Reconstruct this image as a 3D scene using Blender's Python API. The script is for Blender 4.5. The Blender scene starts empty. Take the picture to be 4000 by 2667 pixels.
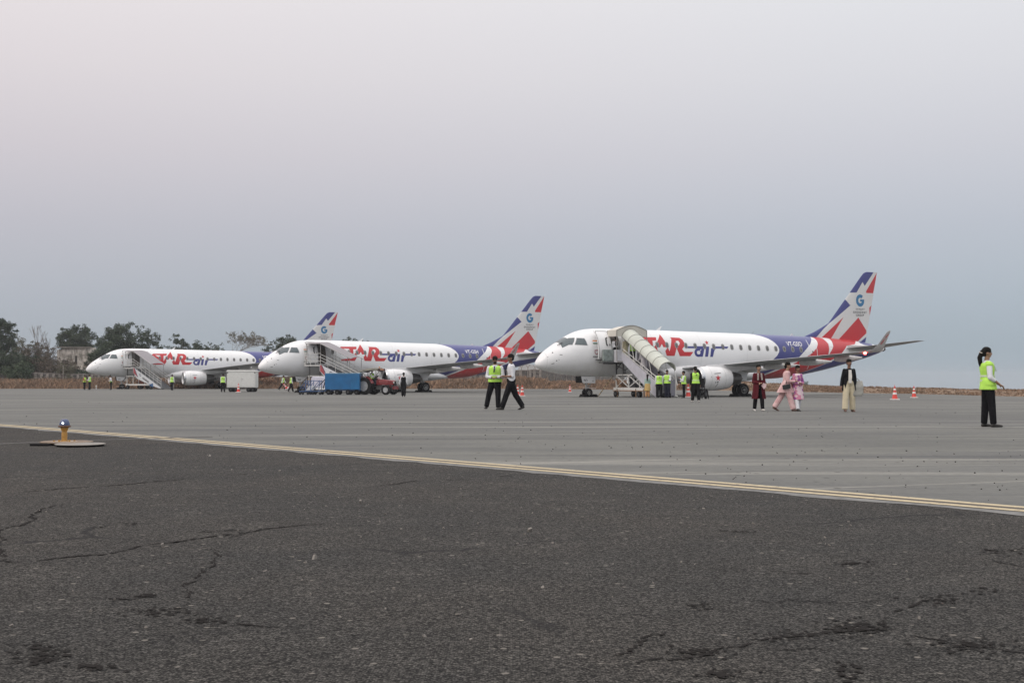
import bpy, bmesh, math, random
import numpy as np
from mathutils import Vector, Matrix, Euler
from mathutils.geometry import tessellate_polygon

R = math.radians
scene = bpy.context.scene
col = scene.collection
F_PX, HZ = 4750.0, 1483.0            # focal length in photo pixels and the eye-level row
CAM_Z = 0.95

# ------------------------------------------------------------------ camera
cam_d = bpy.data.cameras.new("camera")
cam = bpy.data.objects.new("camera", cam_d)
col.objects.link(cam)
cam.location = (0, 0, CAM_Z)
cam.rotation_euler = (R(90) + math.atan((HZ - 1333.5) / F_PX), 0, 0)
cam_d.sensor_width = 36
cam_d.lens = 36 * F_PX / 4000
cam_d.clip_start = 0.1
cam_d.clip_end = 30000
scene.camera = cam

# ------------------------------------------------------------------ sky
world = bpy.data.worlds.new("World")
scene.world = world
world.use_nodes = True
wt = world.node_tree
wt.nodes.clear()
SUN_EL, SUN_AZ = 14, -125            # degrees; azimuth from +Y towards +X
w_out = wt.nodes.new('ShaderNodeOutputWorld')
w_bg = wt.nodes.new('ShaderNodeBackground')
w_bg2 = wt.nodes.new('ShaderNodeBackground')
w_add = wt.nodes.new('ShaderNodeAddShader')
w_sky = wt.nodes.new('ShaderNodeTexSky')
w_sky.sky_type = 'NISHITA'
w_sky.sun_disc = False
w_sky.sun_elevation = R(SUN_EL)
w_sky.sun_rotation = R(SUN_AZ)
w_sky.air_density = 1.0
w_sky.dust_density = 4.0
w_bg2.inputs['Strength'].default_value = 0.02
w_bg.inputs['Strength'].default_value = 1.0
w_tc = wt.nodes.new('ShaderNodeTexCoord')
w_sep = wt.nodes.new('ShaderNodeSeparateXYZ')
w_ramp = wt.nodes.new('ShaderNodeValToRGB')
cr = w_ramp.color_ramp
SKY = [(0.0, (.335, .405, .460)), (.03, (.345, .410, .468)), (.06, (.375, .430, .495)), (.12, (.455, .475, .530)), (.18, (.565, .558, .592)),
       (.24, (.665, .652, .668)), (.31, (.750, .740, .748)), (.55, (1.06, 1.05, 1.06)), (1.0, (1.58, 1.55, 1.52))]
cr.elements[0].position = SKY[0][0]; cr.elements[0].color = (*SKY[0][1], 1)
cr.elements[1].position = 1.0; cr.elements[1].color = (*SKY[-1][1], 1)
for p, c in SKY[1:-1]:
    e = cr.elements.new(p); e.color = (*c, 1)
wt.links.new(w_tc.outputs['Generated'], w_sep.inputs[0])
wt.links.new(w_sep.outputs['Z'], w_ramp.inputs[0])
w_mr = wt.nodes.new('ShaderNodeMapRange')           # the side the light comes from is a little rosier
w_mr.inputs['From Min'].default_value = .25; w_mr.inputs['From Max'].default_value = -.45
wt.links.new(w_sep.outputs['X'], w_mr.inputs['Value'])
w_mx = wt.nodes.new('ShaderNodeMix'); w_mx.data_type = 'RGBA'; w_mx.blend_type = 'MULTIPLY'
w_mx.inputs[7].default_value = (1.06, .982, .965, 1)
wt.links.new(w_mr.outputs[0], w_mx.inputs[0]); wt.links.new(w_ramp.outputs[0], w_mx.inputs[6])
wt.links.new(w_mx.outputs[2], w_bg.inputs[0])
wt.links.new(w_sky.outputs[0], w_bg2.inputs[0])
wt.links.new(w_bg.outputs[0], w_add.inputs[0])
wt.links.new(w_bg2.outputs[0], w_add.inputs[1])
wt.links.new(w_add.outputs[0], w_out.inputs['Surface'])

# ------------------------------------------------------------------ sun (veiled, wide)
sun_d = bpy.data.lights.new("sun", 'SUN')
sun_d.energy = 0.7
sun_d.angle = R(25)
sun_d.color = (1.0, 0.93, 0.86)
sun = bpy.data.objects.new("sun", sun_d)
col.objects.link(sun)
sd = Vector((math.sin(R(SUN_AZ)) * math.cos(R(40)), math.cos(R(SUN_AZ)) * math.cos(R(40)), math.sin(R(40))))
w_sky.sun_elevation = R(40)
sun.rotation_euler = sd.to_track_quat('Z', 'Y').to_euler()

scene.view_settings.view_transform = 'Standard'
scene.view_settings.look = 'None'
scene.view_settings.exposure = 0.0
scene.view_settings.gamma = 1.0
scene.view_settings.use_curve_mapping = False
scene.cycles.max_bounces = 6

# ------------------------------------------------------------------ materials
MATS = {}
def new_mat(name):
    m = bpy.data.materials.new(name)
    m.use_nodes = True
    return m, m.node_tree, m.node_tree.nodes['Principled BSDF']

def M(name, color=None, rough=.6, metal=0.0, var=.12, scale=6.0, bump=0.0, bscale=30.0, emit=None, estr=0.0, coat=0.0, spec=.5):
    if name in MATS:
        return MATS[name]
    m, nt, b = new_mat(name)
    N, L = nt.nodes, nt.links
    tc = N.new('ShaderNodeTexCoord')
    nz = N.new('ShaderNodeTexNoise'); nz.inputs['Scale'].default_value = scale; nz.inputs['Detail'].default_value = 5
    L.new(tc.outputs['Object'], nz.inputs['Vector'])
    mp = N.new('ShaderNodeMapRange')
    mp.inputs['From Min'].default_value = .3; mp.inputs['From Max'].default_value = .7
    mp.inputs['To Min'].default_value = 1 - var; mp.inputs['To Max'].default_value = 1 + var
    L.new(nz.outputs['Fac'], mp.inputs['Value'])
    mx = N.new('ShaderNodeVectorMath'); mx.operation = 'SCALE'
    mx.inputs[0].default_value = color
    L.new(mp.outputs[0], mx.inputs['Scale'])
    L.new(mx.outputs[0], b.inputs['Base Color'])
    b.inputs['Roughness'].default_value = rough
    b.inputs['Metallic'].default_value = metal
    b.inputs['Specular IOR Level'].default_value = spec
    b.inputs['Coat Weight'].default_value = coat
    if bump:
        n2 = N.new('ShaderNodeTexNoise'); n2.inputs['Scale'].default_value = bscale; n2.inputs['Detail'].default_value = 3
        L.new(tc.outputs['Object'], n2.inputs['Vector'])
        bp = N.new('ShaderNodeBump'); bp.inputs['Strength'].default_value = bump; bp.inputs['Distance'].default_value = .02
        L.new(n2.outputs['Fac'], bp.inputs['Height']); L.new(bp.outputs[0], b.inputs['Normal'])
    if emit:
        b.inputs['Emission Color'].default_value = (*emit, 1)
        b.inputs['Emission Strength'].default_value = estr
    MATS[name] = m
    return m

# ------------------------------------------------------------------ object helpers
def link(o, parent=None):
    col.objects.link(o)
    if parent is not None:
        o.parent = parent
    return o

def tag(o, label=None, cat=None, group=None, kind=None):
    if label: o['label'] = label
    if cat: o['category'] = cat
    if group: o['group'] = group
    if kind: o['kind'] = kind
    return o

def empty(name, loc=(0, 0, 0), rz=0.0, label=None, cat=None, group=None):
    o = bpy.data.objects.new(name, None)
    o.empty_display_size = .3
    o.location = loc
    o.rotation_euler = (0, 0, rz)
    col.objects.link(o)
    return tag(o, label, cat, group)

def mesh_obj(name, verts, faces, mat, parent=None, smooth=False, angle=40, mats=None, midx=None):
    me = bpy.data.meshes.new(name)
    me.from_pydata([tuple(v) for v in verts], [], [tuple(f) for f in faces])
    me.validate()
    if mats:
        for m in mats: me.materials.append(m)
        if midx is not None and len(midx) == len(me.polygons):
            me.polygons.foreach_set('material_index', midx)
    else:
        me.materials.append(mat)
    if smooth:
        me.polygons.foreach_set('use_smooth', [True] * len(me.polygons))
        me.set_sharp_from_angle(angle=R(angle))
    me.update()
    o = bpy.data.objects.new(name, me)
    return link(o, parent)

def copy_tree(o, parent=None, top=True):
    c = o.copy()
    col.objects.link(c)
    c.parent = parent
    for ch in list(o.children):
        copy_tree(ch, c, False)
    return c

class MB:
    """collects shapes, builds one mesh object"""
    def __init__(self):
        self.v, self.f = [], []
    def add(self, vs, fs):
        n = len(self.v)
        self.v += [Vector(v) for v in vs]
        self.f += [tuple(i + n for i in f) for f in fs]
        return self
    def box(self, c, size, rot=None):
        x, y, z = (s / 2 for s in size)
        vs = [Vector(p) for p in ((-x,-y,-z),(x,-y,-z),(x,y,-z),(-x,y,-z),(-x,-y,z),(x,-y,z),(x,y,z),(-x,y,z))]
        if rot is not None:
            vs = [rot @ v for v in vs]
        c = Vector(c)
        return self.add([v + c for v in vs], [(0,3,2,1),(4,5,6,7),(0,1,5,4),(1,2,6,5),(2,3,7,6),(3,0,4,7)])
    def bar(self, p0, p1, w, h=None, up=(0, 0, 1)):
        """square bar between two points"""
        h = h or w
        p0, p1 = Vector(p0), Vector(p1)
        d = (p1 - p0); ln = d.length; d.normalize()
        u = Vector(up)
        if abs(d.dot(u)) > .98: u = Vector((1, 0, 0))
        sx = d.cross(u).normalized(); sz = sx.cross(d).normalized()
        vs = []
        for p in (p0, p1):
            for a, b in ((-1,-1),(1,-1),(1,1),(-1,1)):
                vs.append(p + sx * a * w / 2 + sz * b * h / 2)
        return self.add(vs, [(0,1,2,3),(7,6,5,4),(0,4,5,1),(1,5,6,2),(2,6,7,3),(3,7,4,0)])
    def tube(self, p0, p1, r0, r1=None, n=10):
        r1 = r0 if r1 is None else r1
        p0, p1 = Vector(p0), Vector(p1)
        d = (p1 - p0).normalized()
        a = Vector((0, 0, 1)) if abs(d.z) < .9 else Vector((1, 0, 0))
        x = d.cross(a).normalized(); y = d.cross(x).normalized()
        vs = []
        for p, r in ((p0, r0), (p1, r1)):
            for i in range(n):
                t = 2 * math.pi * i / n
                vs.append(p + (x * math.cos(t) + y * math.sin(t)) * r)
        fs = [(i, (i + 1) % n, n + (i + 1) % n, n + i) for i in range(n)]
        fs += [tuple(range(n))[::-1], tuple(range(n, 2 * n))]
        return self.add(vs, fs)
    def lathe(self, prof, origin=(0, 0, 0), axis=(0, 0, 1), n=24, closed=True):
        """prof: list of (distance along axis, radius)"""
        o = Vector(origin); d = Vector(axis).normalized()
        a = Vector((0, 0, 1)) if abs(d.z) < .9 else Vector((1, 0, 0))
        x = d.cross(a).normalized(); y = d.cross(x).normalized()
        vs = []
        for t, r in prof:
            for i in range(n):
                q = 2 * math.pi * i / n
                vs.append(o + d * t + (x * math.cos(q) + y * math.sin(q)) * r)
        fs = []
        for k in range(len(prof) - 1):
            for i in range(n):
                j = (i + 1) % n
                fs.append((k*n + i, k*n + j, (k+1)*n + j, (k+1)*n + i))
        if closed:
            fs.append(tuple(range(n))[::-1]); m = (len(prof) - 1) * n
            fs.append(tuple(range(m, m + n)))
        return self.add(vs, fs)
    def loft(self, rings, cap=True):
        n = len(rings[0]); vs = [p for r in rings for p in r]
        fs = []
        for k in range(len(rings) - 1):
            for i in range(n):
                j = (i + 1) % n
                fs.append((k*n + i, k*n + j, (k+1)*n + j, (k+1)*n + i))
        if cap:
            fs.append(tuple(range(n))[::-1]); m = (len(rings) - 1) * n
            fs.append(tuple(range(m, m + n)))
        return self.add(vs, fs)
    def prism(self, poly, off):
        """closed planar polygon (3-D points) pushed along off"""
        n = len(poly); off = Vector(off)
        a = [Vector(p) for p in poly]; b = [p + off for p in a]
        tris = tessellate_polygon([a])
        fs = [tuple(t) for t in tris] + [tuple(i + n for i in t[::-1]) for t in tris]
        fs += [(i, (i + 1) % n, n + (i + 1) % n, n + i) for i in range(n)]
        return self.add(a + b, fs)
    def build(self, name, mat, parent=None, smooth=False, angle=40):
        o = mesh_obj(name, self.v, self.f, mat, parent, False)
        bm = bmesh.new(); bm.from_mesh(o.data)
        bmesh.ops.recalc_face_normals(bm, faces=bm.faces)
        bm.to_mesh(o.data); bm.free()
        if smooth:
            me = o.data
            me.polygons.foreach_set('use_smooth', [True] * len(me.polygons))
            me.set_sharp_from_angle(angle=R(angle))
        return o

def interp_smooth(xs, ys, x):
    """monotone-ish cubic through the points"""
    xs = np.asarray(xs, float); ys = np.asarray(ys, float)
    x = min(max(x, xs[0]), xs[-1])
    i = int(min(max(np.searchsorted(xs, x) - 1, 0), len(xs) - 2))
    h = xs[i+1] - xs[i]; t = (x - xs[i]) / h
    d = np.diff(ys) / np.diff(xs)
    def m(k):
        if k == 0: return d[0]
        if k == len(xs) - 1: return d[-1]
        if d[k-1] * d[k] <= 0: return 0.0
        return 2 * d[k-1] * d[k] / (d[k-1] + d[k])
    m0, m1 = m(i), m(i+1)
    return float((2*t**3 - 3*t**2 + 1)*ys[i] + (t**3 - 2*t**2 + t)*h*m0 + (-2*t**3 + 3*t**2)*ys[i+1] + (t**3 - t**2)*h*m1)

# ------------------------------------------------------------------ the lie of the land
GY = [0, 20, 24.5, 41, 60, 79, 84, 100, 112, 128, 144, 200]
GZ = [0, 0, -.005, -.075, -.14, -.22, -.26, -.26, -.22, -.20, -.15, -.15]
def g(y):
    return float(np.interp(y, GY, GZ))
def ground_at(u, v):
    """where the photo row/column of a foot meets the pavement"""
    y = 60.0
    for _ in range(60):
        y = .5 * y + .5 * (CAM_Z - g(y)) * F_PX / (v - HZ)
    return Vector(((u - 2000) / F_PX * y, y, g(y)))
EB = [-1.2, -.8, -.3, -.143, .009, .123, .176, .217, .249, .4, .8, 1.2]
EY = [150, 150, 150, 150, 147, 129, 110, 102, 87, 60, 40, 30]
def edge_y(b):
    return float(np.interp(b, EB, EY))
# crest of the bank behind the apron edge: height above the apron
CB = [-1.2, -.3, -.143, .009, .08, .123, .145, .176, .2, .217, .249, .4, 1.2]
CZ = [.50, .50, .55, .68, .85, .80, .50, .28, .14, .10, .09, .1, .1]
def hash_n(x, y):
    return math.sin(x * .71 + 1.3 * math.sin(y * .37)) * .5 + math.sin(x * .23 - y * .19 + 2) * .5
def terrain(b, d):
    """height of the soil at column b, d metres beyond the apron edge"""
    e = edge_y(b); y = e + d
    if d <= 0:
        return g(y) - .06
    c = float(np.interp(b, CB, CZ))
    base = g(e) - .06
    if b < .1:
        k = min(d / 10, 1); k = k * k * (3 - 2 * k)
        z = base + (c - base) * k * .8
    else:
        k = min(d / 9, 1); k = k * k * (3 - 2 * k)
        z = base + (c - base) * k
    x = b * (y + 60)
    z += .07 * hash_n(x, y) * min(d / 4, 1)
    fall = max(d - (90 if b < .02 else 12), 0)
    return z - fall * .013 - (fall * .02 if b > .02 and d < 60 else 0) * 0

def apron_grid(name, rows, cols, zoff, mat):
    vs, fs = [], []
    for j, t in enumerate(rows):
        for b in cols:
            e = edge_y(b)
            y = -25 + (e + 25) * t
            vs.append((b * (y + 60), y, g(max(y, 0)) + zoff))
    nc = len(cols)
    for j in range(len(rows) - 1):
        for i in range(nc - 1):
            fs.append((j*nc + i, j*nc + i + 1, (j+1)*nc + i + 1, (j+1)*nc + i))
    return mesh_obj(name, vs, fs, mat, None, True)

def noise_node(N, L, vec, scale, detail=4, rough=.55, dist=0.0):
    n = N.new('ShaderNodeTexNoise'); n.inputs['Scale'].default_value = scale
    n.inputs['Detail'].default_value = detail; n.inputs['Roughness'].default_value = rough
    n.inputs['Distortion'].default_value = dist
    L.new(vec, n.inputs['Vector'])
    return n.outputs['Fac']
def maprange(N, L, val, a, b, c, d):
    m = N.new('ShaderNodeMapRange')
    for k, x in zip(('From Min', 'From Max', 'To Min', 'To Max'), (a, b, c, d)): m.inputs[k].default_value = x
    L.new(val, m.inputs['Value']); return m.outputs[0]
def math_n(N, L, op, a, b=None):
    m = N.new('ShaderNodeMath'); m.operation = op
    for i, x in enumerate((a, b)):
        if x is None: continue
        if isinstance(x, (int, float)): m.inputs[i].default_value = x
        else: L.new(x, m.inputs[i])
    return m.outputs[0]
def mix_col(N, L, fac, a, b):
    m = N.new('ShaderNodeMix'); m.data_type = 'RGBA'
    if isinstance(fac, (int, float)): m.inputs[0].default_value = fac
    else: L.new(fac, m.inputs[0])
    for s, x in ((6, a), (7, b)):
        if isinstance(x, tuple): m.inputs[s].default_value = (*x, 1)
        else: L.new(x, m.inputs[s])
    return m.outputs[2]
def mapping(N, L, vec, scale, rot=(0, 0, 0)):
    m = N.new('ShaderNodeMapping'); m.inputs['Scale'].default_value = scale; m.inputs['Rotation'].default_value = rot
    L.new(vec, m.inputs['Vector']); return m.outputs[0]

def mat_apron():
    m, nt, b = new_mat('apron concrete'); N, L = nt.nodes, nt.links
    P = N.new('ShaderNodeTexCoord').outputs['Object']
    big = noise_node(N, L, mapping(N, L, P, (.035, .11, 1)), 1, 6, .65)
    mid = noise_node(N, L, mapping(N, L, P, (.13, .5, 1)), 1, 7, .72)
    fin = noise_node(N, L, P, 9, 6, .7)
    sp = N.new('ShaderNodeTexVoronoi'); sp.inputs['Scale'].default_value = 2.2; L.new(P, sp.inputs['Vector'])
    spots = maprange(N, L, sp.outputs['Distance'], .05, .09, .35, 1)
    c = mix_col(N, L, maprange(N, L, big, .32, .68, 0, 1), (.108, .110, .105), (.166, .168, .157))
    c = mix_col(N, L, maprange(N, L, mid, .48, .60, 0, .6), c, (.185, .186, .168))
    c = mix_col(N, L, maprange(N, L, mid, .36, .46, .5, 0), c, (.090, .092, .093))
    # tone of each paving lane, and long scuffs along the lanes
    lr = N.new('ShaderNodeSeparateXYZ'); L.new(mapping(N, L, P, (1, 1, 1), (0, 0, R(-21))), lr.inputs[0])
    lane = math_n(N, L, 'FLOOR', math_n(N, L, 'DIVIDE', math_n(N, L, 'ADD', lr.outputs['Y'], 2.6), 3.9))
    wn = N.new('ShaderNodeTexWhiteNoise'); wn.noise_dimensions = '1D'; L.new(lane, wn.inputs['W'])
    c = mix_col(N, L, maprange(N, L, wn.outputs['Value'], 0, 1, 0, .32), c, (.125, .127, .128))
    for rr, sx, sy, lo, hi, cc, kk in ((-.37, .035, .55, .57, .63, (.25, .247, .225), .62), (-.10, .03, .40, .60, .66, (.24, .237, .212), .5), (.12, .028, .45, .58, .64, (.085, .086, .088), .6), (-.2, .05, .9, .60, .66, (.08, .08, .08), .5)):
        sk_ = noise_node(N, L, mapping(N, L, P, (sx, sy, 1), (0, 0, rr)), 1, 5, .6)
        c = mix_col(N, L, maprange(N, L, sk_, lo, hi, 0, kk), c, cc)
    # slab joints: long paving lanes, and cross joints
    for rot, per, w, colr, k in ((R(-21), 3.9, .030, (.31, .30, .27), .6), (R(-21), 7.8, .030, (.085, .085, .08), .6), (R(69), 9, .012, (.12, .12, .115), .35)):
        mp = mapping(N, L, P, (1, 1, 1), (0, 0, rot))
        s = N.new('ShaderNodeSeparateXYZ'); L.new(mp, s.inputs[0])
        wob = math_n(N, L, 'MULTIPLY_ADD', mid, .25); 
        y = math_n(N, L, 'ADD', math_n(N, L, 'ADD', s.outputs['Y'], math_n(N, L, 'MULTIPLY', mid, .2)), .65)
        fr = math_n(N, L, 'FRACT', math_n(N, L, 'DIVIDE', y, per))
        dd = math_n(N, L, 'ABSOLUTE', math_n(N, L, 'SUBTRACT', fr, .5))
        ln = maprange(N, L, dd, w / per * 1.0, w / per * 2.2, 1, 0)
        brk = maprange(N, L, noise_node(N, L, mapping(N, L, P, (.12, .12, 1)), 1, 2), .42, .55, 0, k)
        c = mix_col(N, L, math_n(N, L, 'MULTIPLY', ln, brk), c, colr)
    fv = N.new('ShaderNodeVectorMath'); fv.operation = 'SCALE'; L.new(c, fv.inputs[0])
    L.new(math_n(N, L, 'MULTIPLY', maprange(N, L, fin, .3, .7, .86, 1.14), spots), fv.inputs['Scale'])
    L.new(fv.outputs[0], b.inputs['Base Color'])
    b.inputs['Roughness'].default_value = .9
    b.inputs['Specular IOR Level'].default_value = .15
    bp = N.new('ShaderNodeBump'); bp.inputs['Strength'].default_value = .25; bp.inputs['Distance'].default_value = .01
    L.new(noise_node(N, L, P, 40, 4), bp.inputs['Height']); L.new(bp.outputs[0], b.inputs['Normal'])
    return m

def mat_asphalt():
    m, nt, b = new_mat('weathered asphalt'); N, L = nt.nodes, nt.links
    P = N.new('ShaderNodeTexCoord').outputs['Object']
    big = noise_node(N, L, P, .35, 4, .6)
    mid = noise_node(N, L, mapping(N, L, P, (1, 1.4, 1)), 1.6, 6, .65)
    fin = noise_node(N, L, P, 30, 7, .85)
    v1 = N.new('ShaderNodeTexVoronoi'); v1.inputs['Scale'].default_value = 115; L.new(P, v1.inputs['Vector'])
    v2 = N.new('ShaderNodeTexVoronoi'); v2.inputs['Scale'].default_value = 22; L.new(P, v2.inputs['Vector'])
    c = mix_col(N, L, maprange(N, L, big, .35, .65, 0, 1), (.060, .059, .056), (.079, .073, .065))
    c = mix_col(N, L, maprange(N, L, mid, .52, .70, 0, .55), c, (.112, .106, .096))
    c = mix_col(N, L, maprange(N, L, mid, .30, .42, .35, 0), c, (.044, .043, .042))
    # exposed stones: per-cell brightness
    sc = N.new('ShaderNodeSeparateColor'); L.new(v1.outputs['Color'], sc.inputs[0])
    st = maprange(N, L, sc.outputs[0], .05, 1.0, .15, 2.0)
    gap = maprange(N, L, v1.outputs['Distance'], .3, .7, 1.05, .30)
    c2 = N.new('ShaderNodeVectorMath'); c2.operation = 'SCALE'; L.new(c, c2.inputs[0])
    L.new(math_n(N, L, 'MULTIPLY', math_n(N, L, 'MULTIPLY', st, gap), maprange(N, L, fin, .35, .65, .35, 1.65)), c2.inputs['Scale'])
    c = c2.outputs[0]
    s2 = N.new('ShaderNodeSeparateColor'); L.new(v2.outputs['Color'], s2.inputs[0])
    peb = math_n(N, L, 'MULTIPLY', maprange(N, L, s2.outputs[1], .955, .965, 0, 1), maprange(N, L, v2.outputs['Distance'], .22, .34, 1, 0))
    c = mix_col(N, L, math_n(N, L, 'MULTIPLY', peb, .75), c, (.26, .24, .21))
    # ravelled dark patches with loose stones
    rav = noise_node(N, L, mapping(N, L, P, (.55, .8, 1), (0, 0, .3)), 1.0, 5, .6, .6)
    ravm = maprange(N, L, rav, .60, .70, 0, .5)
    hole = maprange(N, L, noise_node(N, L, P, 22, 4, .7), .40, .50, 1, 0)
    c = mix_col(N, L, math_n(N, L, 'MULTIPLY', math_n(N, L, 'MULTIPLY', ravm, hole), .8), c, (.016, .016, .018))
    # cracks
    for sc_, seedrot, lo, hi in ((.19, .4, .47, .53),):
        ds = N.new('ShaderNodeTexNoise'); ds.inputs['Scale'].default_value = 1.3; ds.inputs['Detail'].default_value = 6; ds.inputs['Roughness'].default_value = .65; L.new(P, ds.inputs['Vector'])
        vs_ = N.new('ShaderNodeVectorMath'); vs_.operation = 'MULTIPLY_ADD'
        L.new(ds.outputs['Color'], vs_.inputs[0]); vs_.inputs[1].default_value = (.55, .55, 0); L.new(mapping(N, L, P, (1, 1, 1), (0, 0, seedrot)), vs_.inputs[2])
        vc = N.new('ShaderNodeTexVoronoi'); vc.feature = 'DISTANCE_TO_EDGE'; vc.inputs['Scale'].default_value = sc_
        vc.voronoi_dimensions = '2D'
        L.new(vs_.outputs[0], vc.inputs['Vector'])
        ck = maprange(N, L, vc.outputs['Distance'], .002 * sc_ / .19, .006 * sc_ / .19, .85, 0)
        msk = maprange(N, L, noise_node(N, L, P, .5, 3), lo, hi, 0, 1)
        c = mix_col(N, L, math_n(N, L, 'MULTIPLY', math_n(N, L, 'MULTIPLY', ck, msk), .9), c, (.014, .014, .015))
    L.new(c, b.inputs['Base Color'])
    b.inputs['Roughness'].default_value = .9
    b.inputs['Specular IOR Level'].default_value = .2
    bp = N.new('ShaderNodeBump'); bp.inputs['Strength'].default_value = .9; bp.inputs['Distance'].default_value = .012
    hh = math_n(N, L, 'SUBTRACT', math_n(N, L, 'ADD', fin, math_n(N, L, 'MULTIPLY', st, .35)), math_n(N, L, 'MULTIPLY', math_n(N, L, 'MULTIPLY', ravm, hole), 1.5))
    L.new(hh, bp.inputs['Height']); L.new(bp.outputs[0], b.inputs['Normal'])
    return m

def mat_paint(name, color, wear):
    m, nt, b = new_mat(name); N, L = nt.nodes, nt.links
    P = N.new('ShaderNodeTexCoord').outputs['Object']
    w = noise_node(N, L, P, 14, 6, .75)
    w2 = noise_node(N, L, P, 1.2, 4, .6)
    c = mix_col(N, L, maprange(N, L, w2, .3, .7, 0, .35), color, tuple(x * .7 for x in color))
    c = mix_col(N, L, maprange(N, L, w, wear, wear + .08, 0, .75), c, (.10, .095, .088))
    L.new(c, b.inputs['Base Color']); b.inputs['Roughness'].default_value = .8
    return m

def mat_soil():
    m, nt, b = new_mat('dry soil'); N, L = nt.nodes, nt.links
    P = N.new('ShaderNodeTexCoord').outputs['Object']
    c = mix_col(N, L, maprange(N, L, noise_node(N, L, P, .35, 6, .65), .35, .65, 0, 1), (.17, .115, .080), (.26, .195, .140))
    c = mix_col(N, L, maprange(N, L, noise_node(N, L, P, 2.2, 5, .7), .5, .65, 0, .6), c, (.11, .085, .06))
    L.new(c, b.inputs['Base Color']); b.inputs['Roughness'].default_value = .95
    b.inputs['Specular IOR Level'].default_value = .1
    bp = N.new('ShaderNodeBump'); bp.inputs['Strength'].default_value = .8; bp.inputs['Distance'].default_value = .15
    L.new(noise_node(N, L, P, 1.5, 6), bp.inputs['Height']); L.new(bp.outputs[0], b.inputs['Normal'])
    return m

COLS = list(np.linspace(-1.2, -.35, 12)) + list(np.linspace(-.32, .45, 78)) + list(np.linspace(.5, 1.2, 10))
apron = tag(apron_grid('apron', list(np.linspace(0, 1, 120)), COLS, 0, mat_apron()), kind='structure')

def build_ground():
    ds = [-170, -120, -80, -40, -20, -8, -2, -.3, .3, 1, 1.8, 2.6, 3.5, 4.5, 5.5, 6.5, 7.5, 9, 10.5, 12, 14, 17, 21, 26, 32, 40, 50, 62, 80, 100, 130, 180, 260, 400, 700, 1200, 2400]
    vs, fs = [], []
    for d in ds:
        for b in COLS:
            y = edge_y(b) + d
            if d < 0: y = max(y, -40 + d * .1)
            yy = max(y, -58)
            z = terrain(b, d) if d > -.5 else g(max(y, 0)) - (.35 if d < -1 else .06)
            vs.append((b * (yy + 60), yy, z))
    nc = len(COLS)
    for j in range(len(ds) - 1):
        for i in range(nc - 1):
            fs.append((j*nc + i, j*nc + i + 1, (j+1)*nc + i + 1, (j+1)*nc + i))
    return tag(mesh_obj('ground', vs, fs, mat_soil(), None, True, 60), kind='structure')
build_ground()

# dark asphalt on the camera's side of the marking, and the marking itself
LP = Vector((-10.9, 25.8)); LQ = Vector((3.75, 8.9))
LD = (LQ - LP).normalized(); LN = Vector((-LD.y, LD.x))       # LN points away from the asphalt
def strip(name, off0, off1, t0, t1, zoff, mat, kind='structure', step=1.2, wob=0.0, depth=None):
    vs, fs = [], []
    n = int((t1 - t0) / step)
    rnd = random.Random(5)
    rows = 1 if depth is None else depth
    for i in range(n + 1):
        p = LP + LD * (t0 + (t1 - t0) * i / n)
        for r in range(rows + 1):
            o = off0 + (off1 - off0) * r / rows
            if r == 0 and wob: o += rnd.uniform(-wob, wob)
            q = p + LN * o
            vs.append((q.x, q.y, g(max(q.y, 0)) + zoff))
    k = rows + 1
    for i in range(n):
        for r in range(rows):
            fs.append((i*k + r, (i+1)*k + r, (i+1)*k + r + 1, i*k + r + 1))
    return tag(mesh_obj(name, vs, fs, mat, None, True), kind=kind)
strip('asphalt', -.30, -45, -70, 52, .005, mat_asphalt(), depth=40, wob=.05, step=.6)
yel = mat_paint('faded yellow paint', (.50, .42, .27), .56)
blk = mat_paint('dark brown paint', (.088, .074, .058), .66)
strip('marking_line_yellow', .060, .175, -70, 52, .009, yel)
strip('marking_line_dark', -.056, .056, -70, 52, .008, blk)
strip('marking_line_yellow', -.175, -.060, -70, 52, .009, yel)
strip('asphalt_seam', -.38, -.20, -70, 52, .0075, M('grey seam', (.16, .16, .155), .9, var=.35, scale=9), wob=.06, step=.3)

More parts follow.
